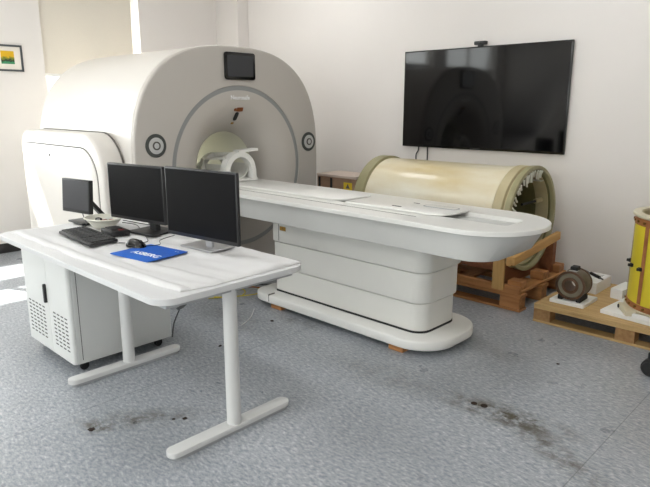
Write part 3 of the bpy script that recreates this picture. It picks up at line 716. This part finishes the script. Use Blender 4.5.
cable('thin dark cable running from the keyboard past the mouse pad', [(-3.02, 1.50, z), (-2.95, 1.55, z), (-2.93, 1.62, z), (-3.02, 1.67, z), (-3.06, 1.685, z)], 0.0022, M_BLACK)
cable('black power cable hanging from the middle monitor to the desktop', [(-3.20, 1.77, 0.87), (-3.22, 1.80, 0.82), (-3.29, 1.86, z + 0.005), (-3.4, 1.90, z)], 0.0035, M_BLACK)
cable('black cable looping below the small monitor', [(-3.67, 1.60, 0.86), (-3.69, 1.61, 0.82), (-3.63, 1.60, z + 0.012), (-3.60, 1.58, z)], 0.003, M_BLACK)
cable('black cable crossing the foam behind the cream bowl', [(-3.62, 1.84, z), (-3.45, 1.86, z), (-3.33, 1.88, z), (-3.12, 1.905, z)], 0.003, M_BLACK)
cable('dark cable emerging left of the silver monitor stand', [(-2.80, 1.80, 0.86), (-2.83, 1.82, 0.82), (-2.88, 1.86, z), (-2.96, 1.89, z)], 0.003, M_BLACK)

# ================================================================ CABINET UNDER THE DESK
cab = root('equipment_cabinet', 'light grey metal equipment cabinet on casters under the desk', 'cabinet', (-3.5, 1.58, 0))
KX0, KX1, KY0, KY1 = -3.84, -3.185, 1.262, 1.895
bm = B(); prism(bm, rrect(KX0, KX1, KY0 + 0.02, KY1, (0.012, 0.02, 0.02, 0.012), 5), 0.062, 0.685, 0.006, 2); part('cabinet_body', bm, M_CAB, cab, 40)
XS = -3.475
M_DOOR = mat('cabinet_door_grey', (222, 223, 221), 0.42, var=0.008)
for (x0, x1, rr_) in ((KX0 + 0.002, XS - 0.0015, (0.003, 0.003, 0.003, 0.02)), (XS + 0.0015, KX1 - 0.002, (0.02, 0.003, 0.003, 0.003))):
    bm = B(); prism(bm, rrect(x0, x1, KY0, KY0 + 0.022, rr_, 5), 0.065, 0.683, 0.002, 1); dr = part('cabinet_door', bm, M_DOOR, cab, 40)
    bm = B()
    for i in range(5):
        for j in range(9):
            xx = x0 + 0.055 + i * 0.052 + (0.0 if x0 < -3.6 else 0.0); zz = 0.325 - j * 0.024
            if xx + 0.036 > x1 - 0.02: continue
            if j > 8: continue
            prism(bm, rrect(xx, xx + 0.036, zz, zz + 0.008, 0.0038, 3), KY0 - 0.0006, KY0 + 0.0015, 0, axis='Y')
    part('vent_slots', bm, M_SLOT, dr)
    if x0 < -3.6:
        bm = B(); prism(bm, rrect(XS - 0.030, XS - 0.008, 0.37, 0.485, 0.009, 5), KY0 - 0.016, KY0 + 0.001, 0.004, 2, 'Y'); hd = part('door_handle', bm, M_BLACK, dr)
bm = B(); box(bm, KX1 - 0.0015, KX1 + 0.001, KY0 + 0.05, KY0 + 0.053, 0.085, 0.675); part('side_seam', bm, M_SLOT, cab)
for (x, y) in ((KX0 + 0.07, KY0 + 0.07), (KX1 - 0.06, KY0 + 0.08), (KX0 + 0.07, KY1 - 0.07), (KX1 - 0.06, KY1 - 0.07)):
    bm = B(); cyl(bm, 0.026, -0.010, 0.010, (x, y, 0.026), 'X', 24, 0.004); cs = part('caster', bm, M_RUBBER, cab)
    bm = B(); box(bm, x - 0.016, x + 0.016, y - 0.012, y + 0.02, 0.045, 0.063, 0.002, 1); part('caster_fork', bm, M_METAL, cs)
# coiled spiral cable hanging behind the cabinet
pts = []
for i in range(150):
    t = i / 149; a = t * 2 * PI * 16; base = Vector((-3.115 + 0.03 * math.sin(t * PI), 1.945 + 0.01 * t, 0.36 - 0.13 * t)); pts.append((base.x - 0.08 * t * t + 0.012 * math.cos(a), base.y + 0.012 * math.sin(a), base.z))
bm = B(); tube(bm, [(-3.14, 1.945, 0.715), (-3.12, 1.945, 0.5)] + pts + [(-3.25, 1.95, 0.12), (-3.3, 1.96, 0.006)], 0.0045, 6, True, 3); single('spiral_cable', bm, mat('spiral_cable_grey', (96, 98, 98), 0.5), 'grey spiral-wrapped cable hanging behind the cabinet under the desk', 'cable', sharp=80)

# cables on the floor behind the desk
z = 0.006
def loop(cx, cy, rx, ry, a0, a1, zz, n=20): return [(cx + rx * math.cos(a0 + (a1 - a0) * i / n), cy + ry * math.sin(a0 + (a1 - a0) * i / n), zz + 0.004 * (i % 2)) for i in range(n + 1)]
cable('thin yellow cable looped on the floor beside the patient table base', loop(-3.86, 2.80, 0.20, 0.15, 0.2, 5.6, z), 0.005, M_YCABLE, group='cables on the floor', name='floor_cable')
cable('yellow cable trailing on the floor from scanner towards the table base', [(-4.15, 2.75, z), (-3.95, 3.0, z), (-3.70, 3.05, z), (-3.62, 2.92, z), (-3.8, 2.6, z)], 0.004, M_YCABLE, group='cables on the floor', name='floor_cable')
cable('black cable on the floor below the scanner face', [(-4.2, 2.5, 0.008), (-3.95, 2.9, 0.018), (-3.8, 3.1, 0.012), (-3.66, 3.3, 0.008), (-3.7, 3.7, 0.008)], 0.007, M_BLACK, group='cables on the floor', name='floor_cable')
cable('brown cable on the floor between scanner and table base', [(-4.1, 2.6, 0.006), (-3.80, 2.95, 0.022), (-3.64, 3.15, 0.012), (-3.70, 3.5, 0.006)], 0.0055, M_COPPER, group='cables on the floor', name='floor_cable')
cable('white cable end standing up from the floor behind the desk leg', [(-3.15, 2.42, 0.004), (-3.17, 2.47, 0.004), (-3.22, 2.56, 0.006), (-3.25, 2.62, 0.05)], 0.003, M_WCABLE, group='cables on the floor', name='floor_cable')

# ================================================================ TELEVISION AND WEBCAM
TX0, TX1, TZ0, TZ1 = -3.69, -2.035, 1.10, 2.013
tv = root('wall_television', 'large black flat television mounted on the white wall', 'television', ((TX0 + TX1) / 2, YN - 0.03, TZ0))
bm = B(); box(bm, TX0, TX1, 4.955, 4.985, TZ0, TZ1, 0.004, 2); box(bm, -3.2, -2.5, 4.98, 4.998, 1.3, 1.8, 0.002); bd = part('tv_body', bm, M_BEZEL, tv)
bm = B(); box(bm, TX0 + 0.012, TX1 - 0.012, 4.9535, 4.957, TZ0 + 0.022, TZ1 - 0.012); part('tv_screen', bm, M_TV, tv)
bm = B(); box(bm, -2.91, -2.81, 4.9525, 4.956, TZ0 + 0.004, TZ0 + 0.016); part('logo_strip', bm, M_BLACK, tv)
wc = root('webcam', 'small black webcam sitting on top of the television', 'webcam', (-2.865, 4.965, TZ1))
bm = B(); box(bm, -2.925, -2.81, 4.945, 4.99, TZ1 + 0.014, TZ1 + 0.045, 0.006, 2); part('webcam_body', bm, M_BLACK, wc)
bm = B(); box(bm, -2.89, -2.845, 4.95, 4.985, TZ1, TZ1 + 0.016, 0.003, 1); part('clip_base', bm, M_BLACK, wc)
bm = B(); cyl(bm, 0.010, 4.941, 4.947, (-2.867, 0, TZ1 + 0.03), 'Y', 16); part('lens', bm, M_BEZEL, wc)
cable('thin black cable dangling slightly slanted from the television', [(-3.51, 4.985, 1.11), (-3.515, 4.985, 1.06), (-3.54, 4.985, 1.0), (-3.52, 4.985, 0.8), (-3.52, 4.985, 0.01)], 0.006, M_BLACK, group='cables below the television', name='television_cable')
cable('thin black cable hanging straight down from the television, right of the slanted one', [(-3.405, 4.985, 1.11), (-3.40, 4.985, 0.8), (-3.40, 4.985, 0.01)], 0.006, M_BLACK, group='cables below the television', name='television_cable')

# picture on the west wall
pf = root('picture_frame', 'small dark-framed picture with cream mount on the left wall', 'picture', (XW, 2.22, 1.84))
FY0, FY1, FZ0, FZ1 = 2.06, 2.405, 1.835, 2.09
bm = B()
for q in ((FY0, FY1, FZ0, FZ0 + 0.018), (FY0, FY1, FZ1 - 0.018, FZ1), (FY0, FY0 + 0.018, FZ0 + 0.018, FZ1 - 0.018), (FY1 - 0.018, FY1, FZ0 + 0.018, FZ1 - 0.018)): box(bm, XW + 0.0005, XW + 0.022, *q, 0.001, 1)
part('frame', bm, M_PICF, pf)
part('mount', bx(XW + 0.001, XW + 0.010, FY0 + 0.015, FY1 - 0.015, FZ0 + 0.015, FZ1 - 0.015), M_MATB, pf)
part('painting', bx(XW + 0.009, XW + 0.0115, 2.20, 2.325, 1.905, 2.03), painting_material(0, 0, 0, 0), pf)

# ================================================================ BIG RESIN CYLINDER ON ITS CRATE PALLET
QY, QZ, QR, QX0, QX1 = 4.38, 0.645, 0.41, -3.50, -1.99
cy = root('resin_cylinder', 'large cream resin coil cylinder lying on a brown wooden pallet', 'cylinder', (-2.75, QY, 0.2))
bm = B(); lathe(bm, [(0.385, QX0 + 0.10), (0.388, QX0 + 0.3), (0.388, QX1 - 0.20), (0.385, QX1 - 0.12), (0.376, QX1 - 0.12), (0.376, QX0 + 0.10)], (0, QY, QZ), 'X', 72, True); part('tube_wall', bm, M_FRP, cy, 40)
bm = B(); lathe(bm, [(0.345, QX0), (0.395, QX0), (0.405, QX0 + 0.01), (0.405, QX0 + 0.105), (0.385, QX0 + 0.115), (0.345, QX0 + 0.115)], (0, QY, QZ), 'X', 72, True); part('end_flange', bm, M_FLANGE, cy, 40)
bm = B(); lathe(bm, [(0.376, QX1 - 0.045), (0.40, QX1 - 0.045), (0.408, QX1 - 0.045), (0.410, QX1 - 0.005), (0.405, QX1), (0.382, QX1), (0.376, QX1 - 0.008)], (0, QY, QZ), 'X', 72, True); part('end_flange', bm, M_FLANGE, cy, 40)
bm = B(); lathe(bm, [(0.36, QX1 - 0.15), (0.398, QX1 - 0.15), (0.404, QX1 - 0.145), (0.404, QX1 - 0.075), (0.398, QX1 - 0.07), (0.385, QX1 - 0.068), (0.385, QX1 - 0.045), (0.36, QX1 - 0.045)], (0, QY, QZ), 'X', 72, True); part('collar_ring', bm, M_FLANGE2, cy, 40)
bm = B(); lathe(bm, [(0.387, QX1 - 0.22), (0.394, QX1 - 0.215), (0.394, QX1 - 0.155), (0.387, QX1 - 0.151)], (0, QY, QZ), 'X', 72, True); part('collar_band', bm, M_FRP, cy, 40)
bm = B(); lathe(bm, [(0.366, QX0 + 0.035), (0.3755, QX0 + 0.035), (0.3755, QX1 - 0.03), (0.366, QX1 - 0.03)], (0, QY, QZ), 'X', 72, True); part('inner_liner', bm, M_INNER, cy, 40)
bm = B(); cyl(bm, 0.34, QX0 + 0.015, QX0 + 0.03, (0, QY, QZ), 'X', 64); part('rear_cap', bm, M_RUBBER, cy)
bm = B()
for i in range(26):        # ragged white resin strands round the inside lip
    a = math.radians(75 + i * 6.0 + random.uniform(-2, 2)); ln = random.uniform(0.035, 0.085); r0 = 0.374
    p = [(QX1 - 0.002, QY + r0 * math.cos(a), QZ + r0 * math.sin(a)), (QX1 - 0.004, QY + (r0 - ln / 2) * math.cos(a + 0.03), QZ + (r0 - ln / 2) * math.sin(a + 0.03)), (QX1 - 0.01, QY + (r0 - ln) * math.cos(a), QZ + (r0 - ln) * math.sin(a) - 0.008)]
    tube(bm, p, random.uniform(0.006, 0.011), 6, True, 3)
part('glue_drips', bm, M_GLUE, cy, 80, label='ragged white resin drips')
bm = B(); bar(bm, (QX1 - 0.22, QY + 0.0, QZ - 0.30), (QX1 - 0.22, QY + 0.0, QZ + 0.31), 0.05, 0.03, (1, 0, 0)); part('inner_prop', bm, M_WOODL, cy)
bm = B(); cyl(bm, 0.010, QY - 0.0, QY + 0.345, (QX1 - 0.10, 0, QZ + 0.10), 'Y', 12); tr_ = part('tie_rod', bm, M_RUBBER, cy)
bm = B(); cyl(bm, 0.020, QY + 0.23, QY + 0.335, (QX1 - 0.10, 0, QZ + 0.10), 'Y', 14); part('rod_sleeve', bm, M_FLANGE2, tr_)
bm = B(); box(bm, QX1 - 0.16, QX1 - 0.04, QY + 0.17, QY + 0.23, QZ + 0.27, QZ + 0.275, 0, 1); bm.transform(Matrix.Translation((0, 0.0, 0.0))); part('paper_tag', bm, M_GLUE, cy)

pal = root('cradle_pallet', 'brown wooden pallet with saddle, posts and braces under the resin cylinder', 'pallet', (-2.6, 4.45, 0))
PX0, PX1, PY0, PY1 = -3.45, -1.87, 4.01, 4.88
for x in (PX1 - 0.08, (PX0 + PX1) / 2 - 0.02, PX0 + 0.08):
    for y in (PY0 + 0.06, (PY0 + PY1) / 2, PY1 - 0.06):
        bm = B(); box(bm, x - 0.09, x + 0.07, y - 0.05, y + 0.05, 0.018, 0.105, 0.004, 1); part('pallet_block', bm, M_WOODX, pal)
for y in (PY0 + 0.06, (PY0 + PY1) / 2, PY1 - 0.06):
    bm = B(); box(bm, PX0 - 0.01, PX1, y - 0.055, y + 0.055, 0.0, 0.018, 0.002, 1); part('bottom_board', bm, M_WOODX, pal)
    bm = B(); box(bm, PX0 - 0.01, PX1, y - 0.055, y + 0.055, 0.105, 0.13, 0.003, 1); part('stringer_board', bm, M_WOODX, pal)
for x in (PX1 - 0.075, PX1 - 0.26, PX1 - 0.55, PX1 - 0.85, PX1 - 1.15, PX0 + 0.08):
    bm = B(); box(bm, x - 0.055, x + 0.055, PY0 + 0.041, PY1, 0.13, 0.15, 0.003, 1); part('deck_board', bm, M_WOODY, pal)
# front rail and small blocks on the deck
bm = B(); box(bm, PX0, PX1 - 0.01, PY0 + 0.0, PY0 + 0.04, 0.131, 0.19, 0.003, 1); part('front_rail', bm, M_WOODX, pal)
for y in (4.12, 4.50, 4.80):
    bm = B(); box(bm, PX1 - 0.14, PX1 - 0.03, y - 0.05, y + 0.05, 0.15, 0.215, 0.004, 1); part('deck_block', bm, M_WOODX, pal)
# saddle boards with a round cut-out
def saddle(x, m):
    bm = B(); n = 30; r0 = 0.392 if x < -2.3 else 0.412; zt = 0.47; zb = 0.15; ya, yb = 4.06, 4.83
    top = []; a_ = math.asin((QZ - zt) / r0); y_l = QY - r0 * math.cos(a_); y_r = QY + r0 * math.cos(a_)
    arc = [(QY + r0 * math.cos(t), QZ + r0 * math.sin(t)) for t in [-a_ - (PI - 2 * a_) * i / n for i in range(n + 1)]]
    arc = [(min(max(p[0], ya + .001), yb - .001), max(p[1], zb + 0.03)) for p in arc]
    F0 = [bm.verts.new((x, yb, zb))] ; 
    front = []
    for xx in (x, x + 0.04):
        up = [bm.verts.new((xx, y, z_)) for y, z_ in arc]; dn = [bm.verts.new((xx, y, zb)) for y, z_ in arc]; front.append((up, dn))
    bm.verts.remove(F0[0])
    (u0, d0), (u1, d1) = front
    for i in range(n):
        bm.faces.new((u0[i], u0[i + 1], d0[i + 1], d0[i])); bm.faces.new((u1[i + 1], u1[i], d1[i], d1[i + 1])); bm.faces.new((u0[i + 1], u0[i], u1[i], u1[i + 1])); bm.faces.new((d0[i], d0[i + 1], d1[i + 1], d1[i]))
    for i in (0, n): bm.faces.new((u0[i], d0[i], d1[i], u1[i]))
    part('saddle_board', bm, m, pal, 40)
saddle(-2.10, M_WOODR); saddle(-3.30, M_WOODR)
bm = B(); box(bm, -2.095, -2.005, 3.985, 4.01, 0.15, 0.40, 0.003, 1); part('upright_post', bm, M_WOODZ, pal)
bm = B(); box(bm, -3.2, -2.1, 4.05, 4.09, 0.27, 0.33, 0.003, 1); part('side_rail', bm, M_WOODR, pal)
bm = B(); bar(bm, (-1.93, 3.965, 0.392), (-1.91, 4.70, 0.478), 0.035, 0.064, (0, 0, 1), 0.003); part('diagonal_brace', bm, M_WOODL, pal)
bm = B(); box(bm, -1.99, -1.95, 3.985, 4.02, 0.345, 0.42, 0.003, 1); part('brace_block', bm, M_WOODL, pal)
bm = B(); box(bm, -2.055, -1.955, 4.72, 4.79, 0.15, 0.46, 0.003, 1); part('rear_post', bm, M_WOODR, pal)

# carton behind the patient table
ct = root('cardboard_box', 'brown cardboard box with yellow label behind the patient table', 'box', (-4.15, 4.7, 0))
cx0, cx1, cy0, cy1 = -4.46, -3.92, 4.5, 4.85
part('box_body', bx(cx0, cx1, cy0, cy1, 0, 0.775, 0.004, 1), M_CARD, ct)
bm = B(); box(bm, cx0 - 0.005, cx1 + 0.005, cy0 - 0.005, cy1 + 0.005, 0.775, 0.80, 0.002, 1); part('box_lid', bm, M_CARDTOP, ct)
bm = B(); box(bm, -4.08, -3.965, cy0 - 0.002, cy0, 0.66, 0.735); yl = part('yellow_label', bm, M_YSTICK, ct)
bm = B(); prism(bm, [(-4.05, 0.675), (-3.995, 0.675), (-4.022, 0.725)], cy0 - 0.0032, cy0 - 0.0018, 0, axis='Y'); part('label_mark', bm, M_SEAM, yl)
for xx in (-4.44, -4.27):
    bm = B(); box(bm, xx, xx + 0.03, cy0 - 0.002, cy0 + 0.001, 0.66, 0.765); part('dark_tape', bm, M_RUBBER, ct)

# ================================================================ PLYWOOD PALLET WITH COIL PARTS
pp = root('plywood_pallet', 'pale plywood pallet at right holding the small coil and yellow drum', 'pallet', (-1.0, 4.35, 0))
X0, X1, Y0, Y1 = -1.725, -0.50, 3.925, 4.80
bm = B(); box(bm, X0, X1, Y0, Y1, 0.118, 0.135, 0.002, 1); part('deck_panel', bm, M_PLY, pp)
bm = B(); box(bm, X0, X1, Y0, Y0 + 0.1, 0.098, 0.118, 0.002, 1); part('stringer_board', bm, M_PLY, pp)
bm = B(); box(bm, X0, X1, Y1 - 0.1, Y1, 0.098, 0.118, 0.002, 1); part('stringer_board', bm, M_PLY, pp)
for y in (Y0 + 0.05, (Y0 + Y1) / 2, Y1 - 0.05):
    for x in (X0 + 0.06, (X0 + X1) / 2, X1 - 0.06):
        bm = B(); box(bm, x - 0.06, x + 0.06, y - 0.048, y + 0.048, 0.016, 0.098 if y != (Y0 + Y1) / 2 else 0.118, 0.003, 1); part('pallet_block', bm, M_PLYB, pp)
    bm = B(); box(bm, X0, X1, y - 0.05, y + 0.05, 0.0, 0.016, 0.002, 1); part('bottom_board', bm, M_PLY, pp)
M_FOAM2 = mat('packing_foam_brightened', (242, 242, 240), 0.8, var=0.01)  # paler copy of the packing foam, colour raised to offset shade on the pallet
PZ = 0.1355
def slab(pts, z0, z1): bm = B(); prism(bm, pts, z0, z1, 0.003, 1); return bm
bm = B(); box(bm, -0.12, 0.12, -0.13, 0.13, 0, 0.026, 0.003, 1, Matrix.Translation((-1.54, 4.155, PZ)))
single('foam_board', bm, M_FOAM2, 'white foam board lying under the small brown ring coil', 'foam board', 'white foam pieces on the plywood pallet')
rc = root('ring_coil', 'small brown wound ring coil standing on white foam on pallet', 'coil', (-1.51, 4.14, PZ + 0.026))
cz = PZ + 0.026 + 0.012 + 0.112; ccx, ccy = -1.54, 4.125
MR = basis((ccx, ccy, cz), (0.35, -0.94, 0), (0.94, 0.35, 0), (0, 0, 1))    # local X = coil axis, towards the camera
MR = MR
def rl(prof, m, nm, parent=rc, n=56, close=True):
    bm = B(); lathe(bm, prof, (0, 0, 0), 'X', n, close); bm.transform(basis((ccx, ccy, cz), ax, ay, (0, 0, 1))); return part(nm, bm, m, parent, 40)
ax = Vector((0.02, -0.99, 0)).normalized(); ay = Vector((0, 0, 1)).cross(ax)
rl([(0.05, -0.07), (0.108, -0.07), (0.110, -0.06), (0.110, 0.06), (0.108, 0.07), (0.05, 0.07)], M_RUST, 'coil_body')
for s in (-1, 1): rl([(0.098, s * 0.070), (0.114, s * 0.066), (0.114, s * 0.082), (0.098, s * 0.084)], M_RUST2, 'rim_ring')
rl([(0.062, 0.068), (0.094, 0.068), (0.094, 0.076), (0.062, 0.076)], M_COILGREY, 'grey_core')
rl([(0.042, -0.07), (0.064, -0.07), (0.064, 0.082), (0.042, 0.084)], M_RUST2, 'bore_sleeve')
bm = B(); box(bm, -0.035, 0.035, -0.028, 0.028, 0.108, 0.142, 0.005, 1); bm.transform(basis((ccx, ccy, cz), ax, ay, (0, 0, 1))); part('terminal_block', bm, M_RUBBER, rc)
bm = B(); box(bm, 0.0, 0.05, -0.03, 0.03, 0.108, 0.114, 0.001, 1); bm.transform(basis((ccx, ccy, cz), ax, ay, (0, 0, 1))); part('nameplate', bm, M_DIALL, rc)
for s in (-1, 1):
    bm = B(); box(bm, -0.08, 0.08, s * 0.07 - 0.018, s * 0.07 + 0.018, -0.124, -0.085, 0.003, 1); bm.transform(basis((ccx, ccy, cz), ax, ay, (0, 0, 1))); part('foot_bracket', bm, M_RUBBER, rc)
rc.scale = (0.9, 0.9, 0.9)
fb = root('foam_box', 'open white foam box with metal tool behind the ring coil', 'foam box', (-1.42, 4.52, PZ))
MF = Matrix.Translation((-1.60, 4.57, PZ)) @ Matrix.Rotation(0.0, 4, 'Z')
bm = B(); a, b, h = 0.12, 0.15, 0.085
box(bm, -a, a, -b, b, 0, 0.05, 0, 1, MF); box(bm, -a, a, -b, -b + 0.035, 0.05, h, 0, 1, MF); box(bm, -a, a, b - 0.035, b, 0.05, h, 0, 1, MF); box(bm, -a, -a + 0.035, -b + 0.035, b - 0.035, 0.05, h, 0, 1, MF); box(bm, a - 0.035, a, -b + 0.035, b - 0.035, 0.05, h, 0, 1, MF)
part('foam_tray', bm, M_FOAM2, fb)
tl = root('metal_tool', 'small dark metal tool lying in the white foam box', 'tool', (-1.44, 4.47, PZ + 0.052))
bm = B(); tube(bm, [(-1.60, 4.62, PZ + 0.10), (-1.55, 4.58, PZ + 0.099), (-1.51, 4.55, PZ + 0.098)], 0.012, 10, False); part('tool_body', bm, M_RUBBER, tl)
bm = B(); tube(bm, [(-1.51, 4.55, PZ + 0.098), (-1.475, 4.52, PZ + 0.097)], 0.006, 8, False); part('tool_tip', bm, M_METAL, tl)
bm = B(); tube(bm, [(-1.60, 4.62, PZ + 0.10), (-1.64, 4.60, PZ + 0.12), (-1.68, 4.60, PZ + 0.13)], 0.004, 8, False); part('tool_wire', bm, M_METAL, tl)
# foam under the drum
bm = slab([(-1.31, 4.03), (-0.62, 3.94), (-0.55, 4.66), (-1.25, 4.70)], PZ, PZ + 0.028); single('foam_board', bm, M_FOAM2, 'large white foam board lying under the yellow drum', 'foam board', 'white foam pieces on the plywood pallet')
bm = slab([(-1.38, 4.42), (-1.292, 4.40), (-1.275, 4.62), (-1.36, 4.66)], PZ, PZ + 0.075); single('foam_block', bm, M_FOAM2, 'white foam block wedged at the left side of the yellow drum', 'foam block', 'white foam pieces on the plywood pallet')
bm = slab([(-1.10, 3.985), (-0.72, 3.945), (-0.72, 3.965), (-0.95, 3.975), (-1.09, 4.005)], PZ + 0.0285, PZ + 0.06); single('foam_block', bm, M_FOAM2, 'white foam wedge in front of the yellow drum', 'foam block', 'white foam pieces on the plywood pallet')
# yellow drum (gradient coil on end)
GX, GY, GR, G0 = -0.912, 4.32, 0.315, PZ + 0.029
dr = root('yellow_drum', 'upright yellow coil drum with copper strips at the right edge', 'drum', (GX, GY, G0))
bm = B(); lathe(bm, [(GR - 0.03, 0.02), (GR, 0.02), (GR, 0.69), (GR - 0.03, 0.69)], (GX, GY, G0), 'Z', 72, True); part('drum_wall', bm, M_YELLOW, dr, 40)
bm = B(); lathe(bm, [(GR - 0.038, 0.03), (GR - 0.0305, 0.03), (GR - 0.0305, 0.70), (GR - 0.038, 0.70)], (GX, GY, G0), 'Z', 72, True); part('inner_liner', bm, M_FLANGE2, dr, 40)
bm = B(); lathe(bm, [(GR - 0.03, 0.685), (GR + 0.012, 0.688), (GR + 0.018, 0.695), (GR + 0.022, 0.705), (GR + 0.018, 0.715), (GR - 0.005, 0.72), (GR - 0.03, 0.715)], (GX, GY, G0), 'Z', 72, True); part('top_flange', bm, M_IVORY, dr, 50)
bm = B(); lathe(bm, [(GR - 0.035, 0.0), (GR + 0.014, 0.0), (GR + 0.016, 0.035), (GR, 0.04), (GR - 0.035, 0.04)], (GX, GY, G0), 'Z', 72, True); part('bottom_flange', bm, M_IVORY, dr, 50)
for z0, z1 in ((0.04, 0.08), (0.635, 0.685)):
    bm = B(); lathe(bm, [(GR - 0.005, z0), (GR + 0.005, z0), (GR + 0.005, z1), (GR - 0.005, z1)], (GX, GY, G0), 'Z', 72, True); part('copper_band', bm, M_ORANGE, dr, 40)
    bm = B()
    for i in range(28):
        a = 2 * PI * i / 28; cyl(bm, 0.009, GR + 0.003, GR + 0.014, (0, 0, 0), 'X', 8); 
        for v in bm.verts[-16:] if False else []: pass
    bm.free(); bm = B()
    for i in range(28):
        a = 2 * PI * i / 28; t_ = B(); cyl(t_, 0.009, GR + 0.003, GR + 0.014, (0, 0, 0), 'X', 8); t_.transform(Matrix.Translation((GX, GY, G0 + (z0 + z1) / 2)) @ Matrix.Rotation(a, 4, 'Z')); me = bpy.data.meshes.new('t'); t_.to_mesh(me); t_.free(); bm.from_mesh(me); bpy.data.meshes.remove(me)
    part('bolt_row', bm, M_BRASS, dr)
def strip(a0, a1, m, nm, z0=0.085, z1=0.635, rr=GR + 0.004):
    bm = B(); lathe(bm, [(GR - 0.004, z0), (rr, z0), (rr, z1), (GR - 0.004, z1)], (GX, GY, G0), 'Z', 8, True, math.radians(a0), math.radians(a1)); part(nm, bm, m, dr, 40)
for a in range(0, 360, 45):
    strip(a - 2 + 10, a + 4 + 10, M_ORANGE, 'copper_strip')
strip(252, 275, mat('drum_salmon', (206, 140, 108), 0.5), 'salmon_panel')
for a in (188, 213, 233, 252):
    t_ = B(); box(t_, GR, GR + 0.018, -0.014, 0.014, 0.322, 0.348, 0.004, 1); box(t_, GR + 0.012, GR + 0.03, -0.007, 0.007, 0.325, 0.345, 0.002, 1); t_.transform(Matrix.Translation((GX, GY, G0)) @ Matrix.Rotation(math.radians(a), 4, 'Z')); part('clamp', t_, M_RUBBER, dr)
t_ = B(); box(t_, GR - 0.01, GR + 0.055, -0.03, 0.16, 0.0, 0.04, 0.006, 1); t_.transform(Matrix.Translation((GX, GY, G0)) @ Matrix.Rotation(math.radians(212), 4, 'Z')); sk_ = part('skid_foot', t_, M_IVORY, dr)
t_ = B(); cyl(t_, 0.014, GR + 0.05, GR + 0.06, (0, 0, 0.02), 'X', 14); t_.transform(Matrix.Translation((GX, GY, G0)) @ Matrix.Rotation(math.radians(212), 4, 'Z')); part('skid_bolt', t_, M_RUBBER, sk_)

dr.scale = (1, 1, 0.92)

# ================================================================ SMALL THINGS ON THE FLOOR
for (x, y, s, lb) in ((-1.397, 2.555, 0.016, 'left dark round hole plug in the floor near the foreground stain'), (-1.346, 2.567, 0.018, 'right dark round hole plug in the floor near the foreground stain')):
    bm = B(); cyl(bm, s, 0.0, 0.0025, (x, y, 0), 'Z', 20); single('floor_plug', bm, M_DEBRIS, lb, 'floor plug', 'dark plugs in the floor')
from mathutils import noise as _n
for (x, y, s, lb) in ((-2.573, 1.067, 0.017, 'crumb of brown dirt on the floor in front of the cabinet'), (-2.341, 1.433, 0.012, 'larger black speck on the floor between the desk feet'), (-2.376, 1.392, 0.008, 'smaller black speck on the floor between the desk feet'), (-2.958, 2.096, 0.012, 'black crumb on the floor behind the desk'), (-1.287, 3.331, 0.010, 'dark speck on the floor near the plywood pallet'), (-3.062, 2.626, 0.014, 'reddish brown crumb on the floor between desk and patient table')):
    bm = B(); bmesh.ops.create_icosphere(bm, subdivisions=2, radius=s)
    for v in bm.verts:
        v.co *= 1 + 0.5 * _n.noise(v.co * 90 + Vector((x, y, 0))); v.co.z = abs(v.co.z) * 0.4
    bm.transform(Matrix.Translation((x, y, 0.0))); single('dirt_crumb', bm, M_DEBRIS, lb, 'dirt')
cw = root('caster_wheel', 'black rubber caster wheel at the right edge of the floor', 'caster', (-0.84, 3.55, 0))
bm = B(); cyl(bm, 0.05, -0.03, 0.03, (-0.845, 3.54, 0.05), 'Y', 32, 0.012); part('wheel', bm, M_RUBBER, cw)
bm = B(); box(bm, -0.865, -0.825, 3.525, 3.555, 0.07, 0.14, 0.006, 1); part('stem', bm, M_BLACK, cw)
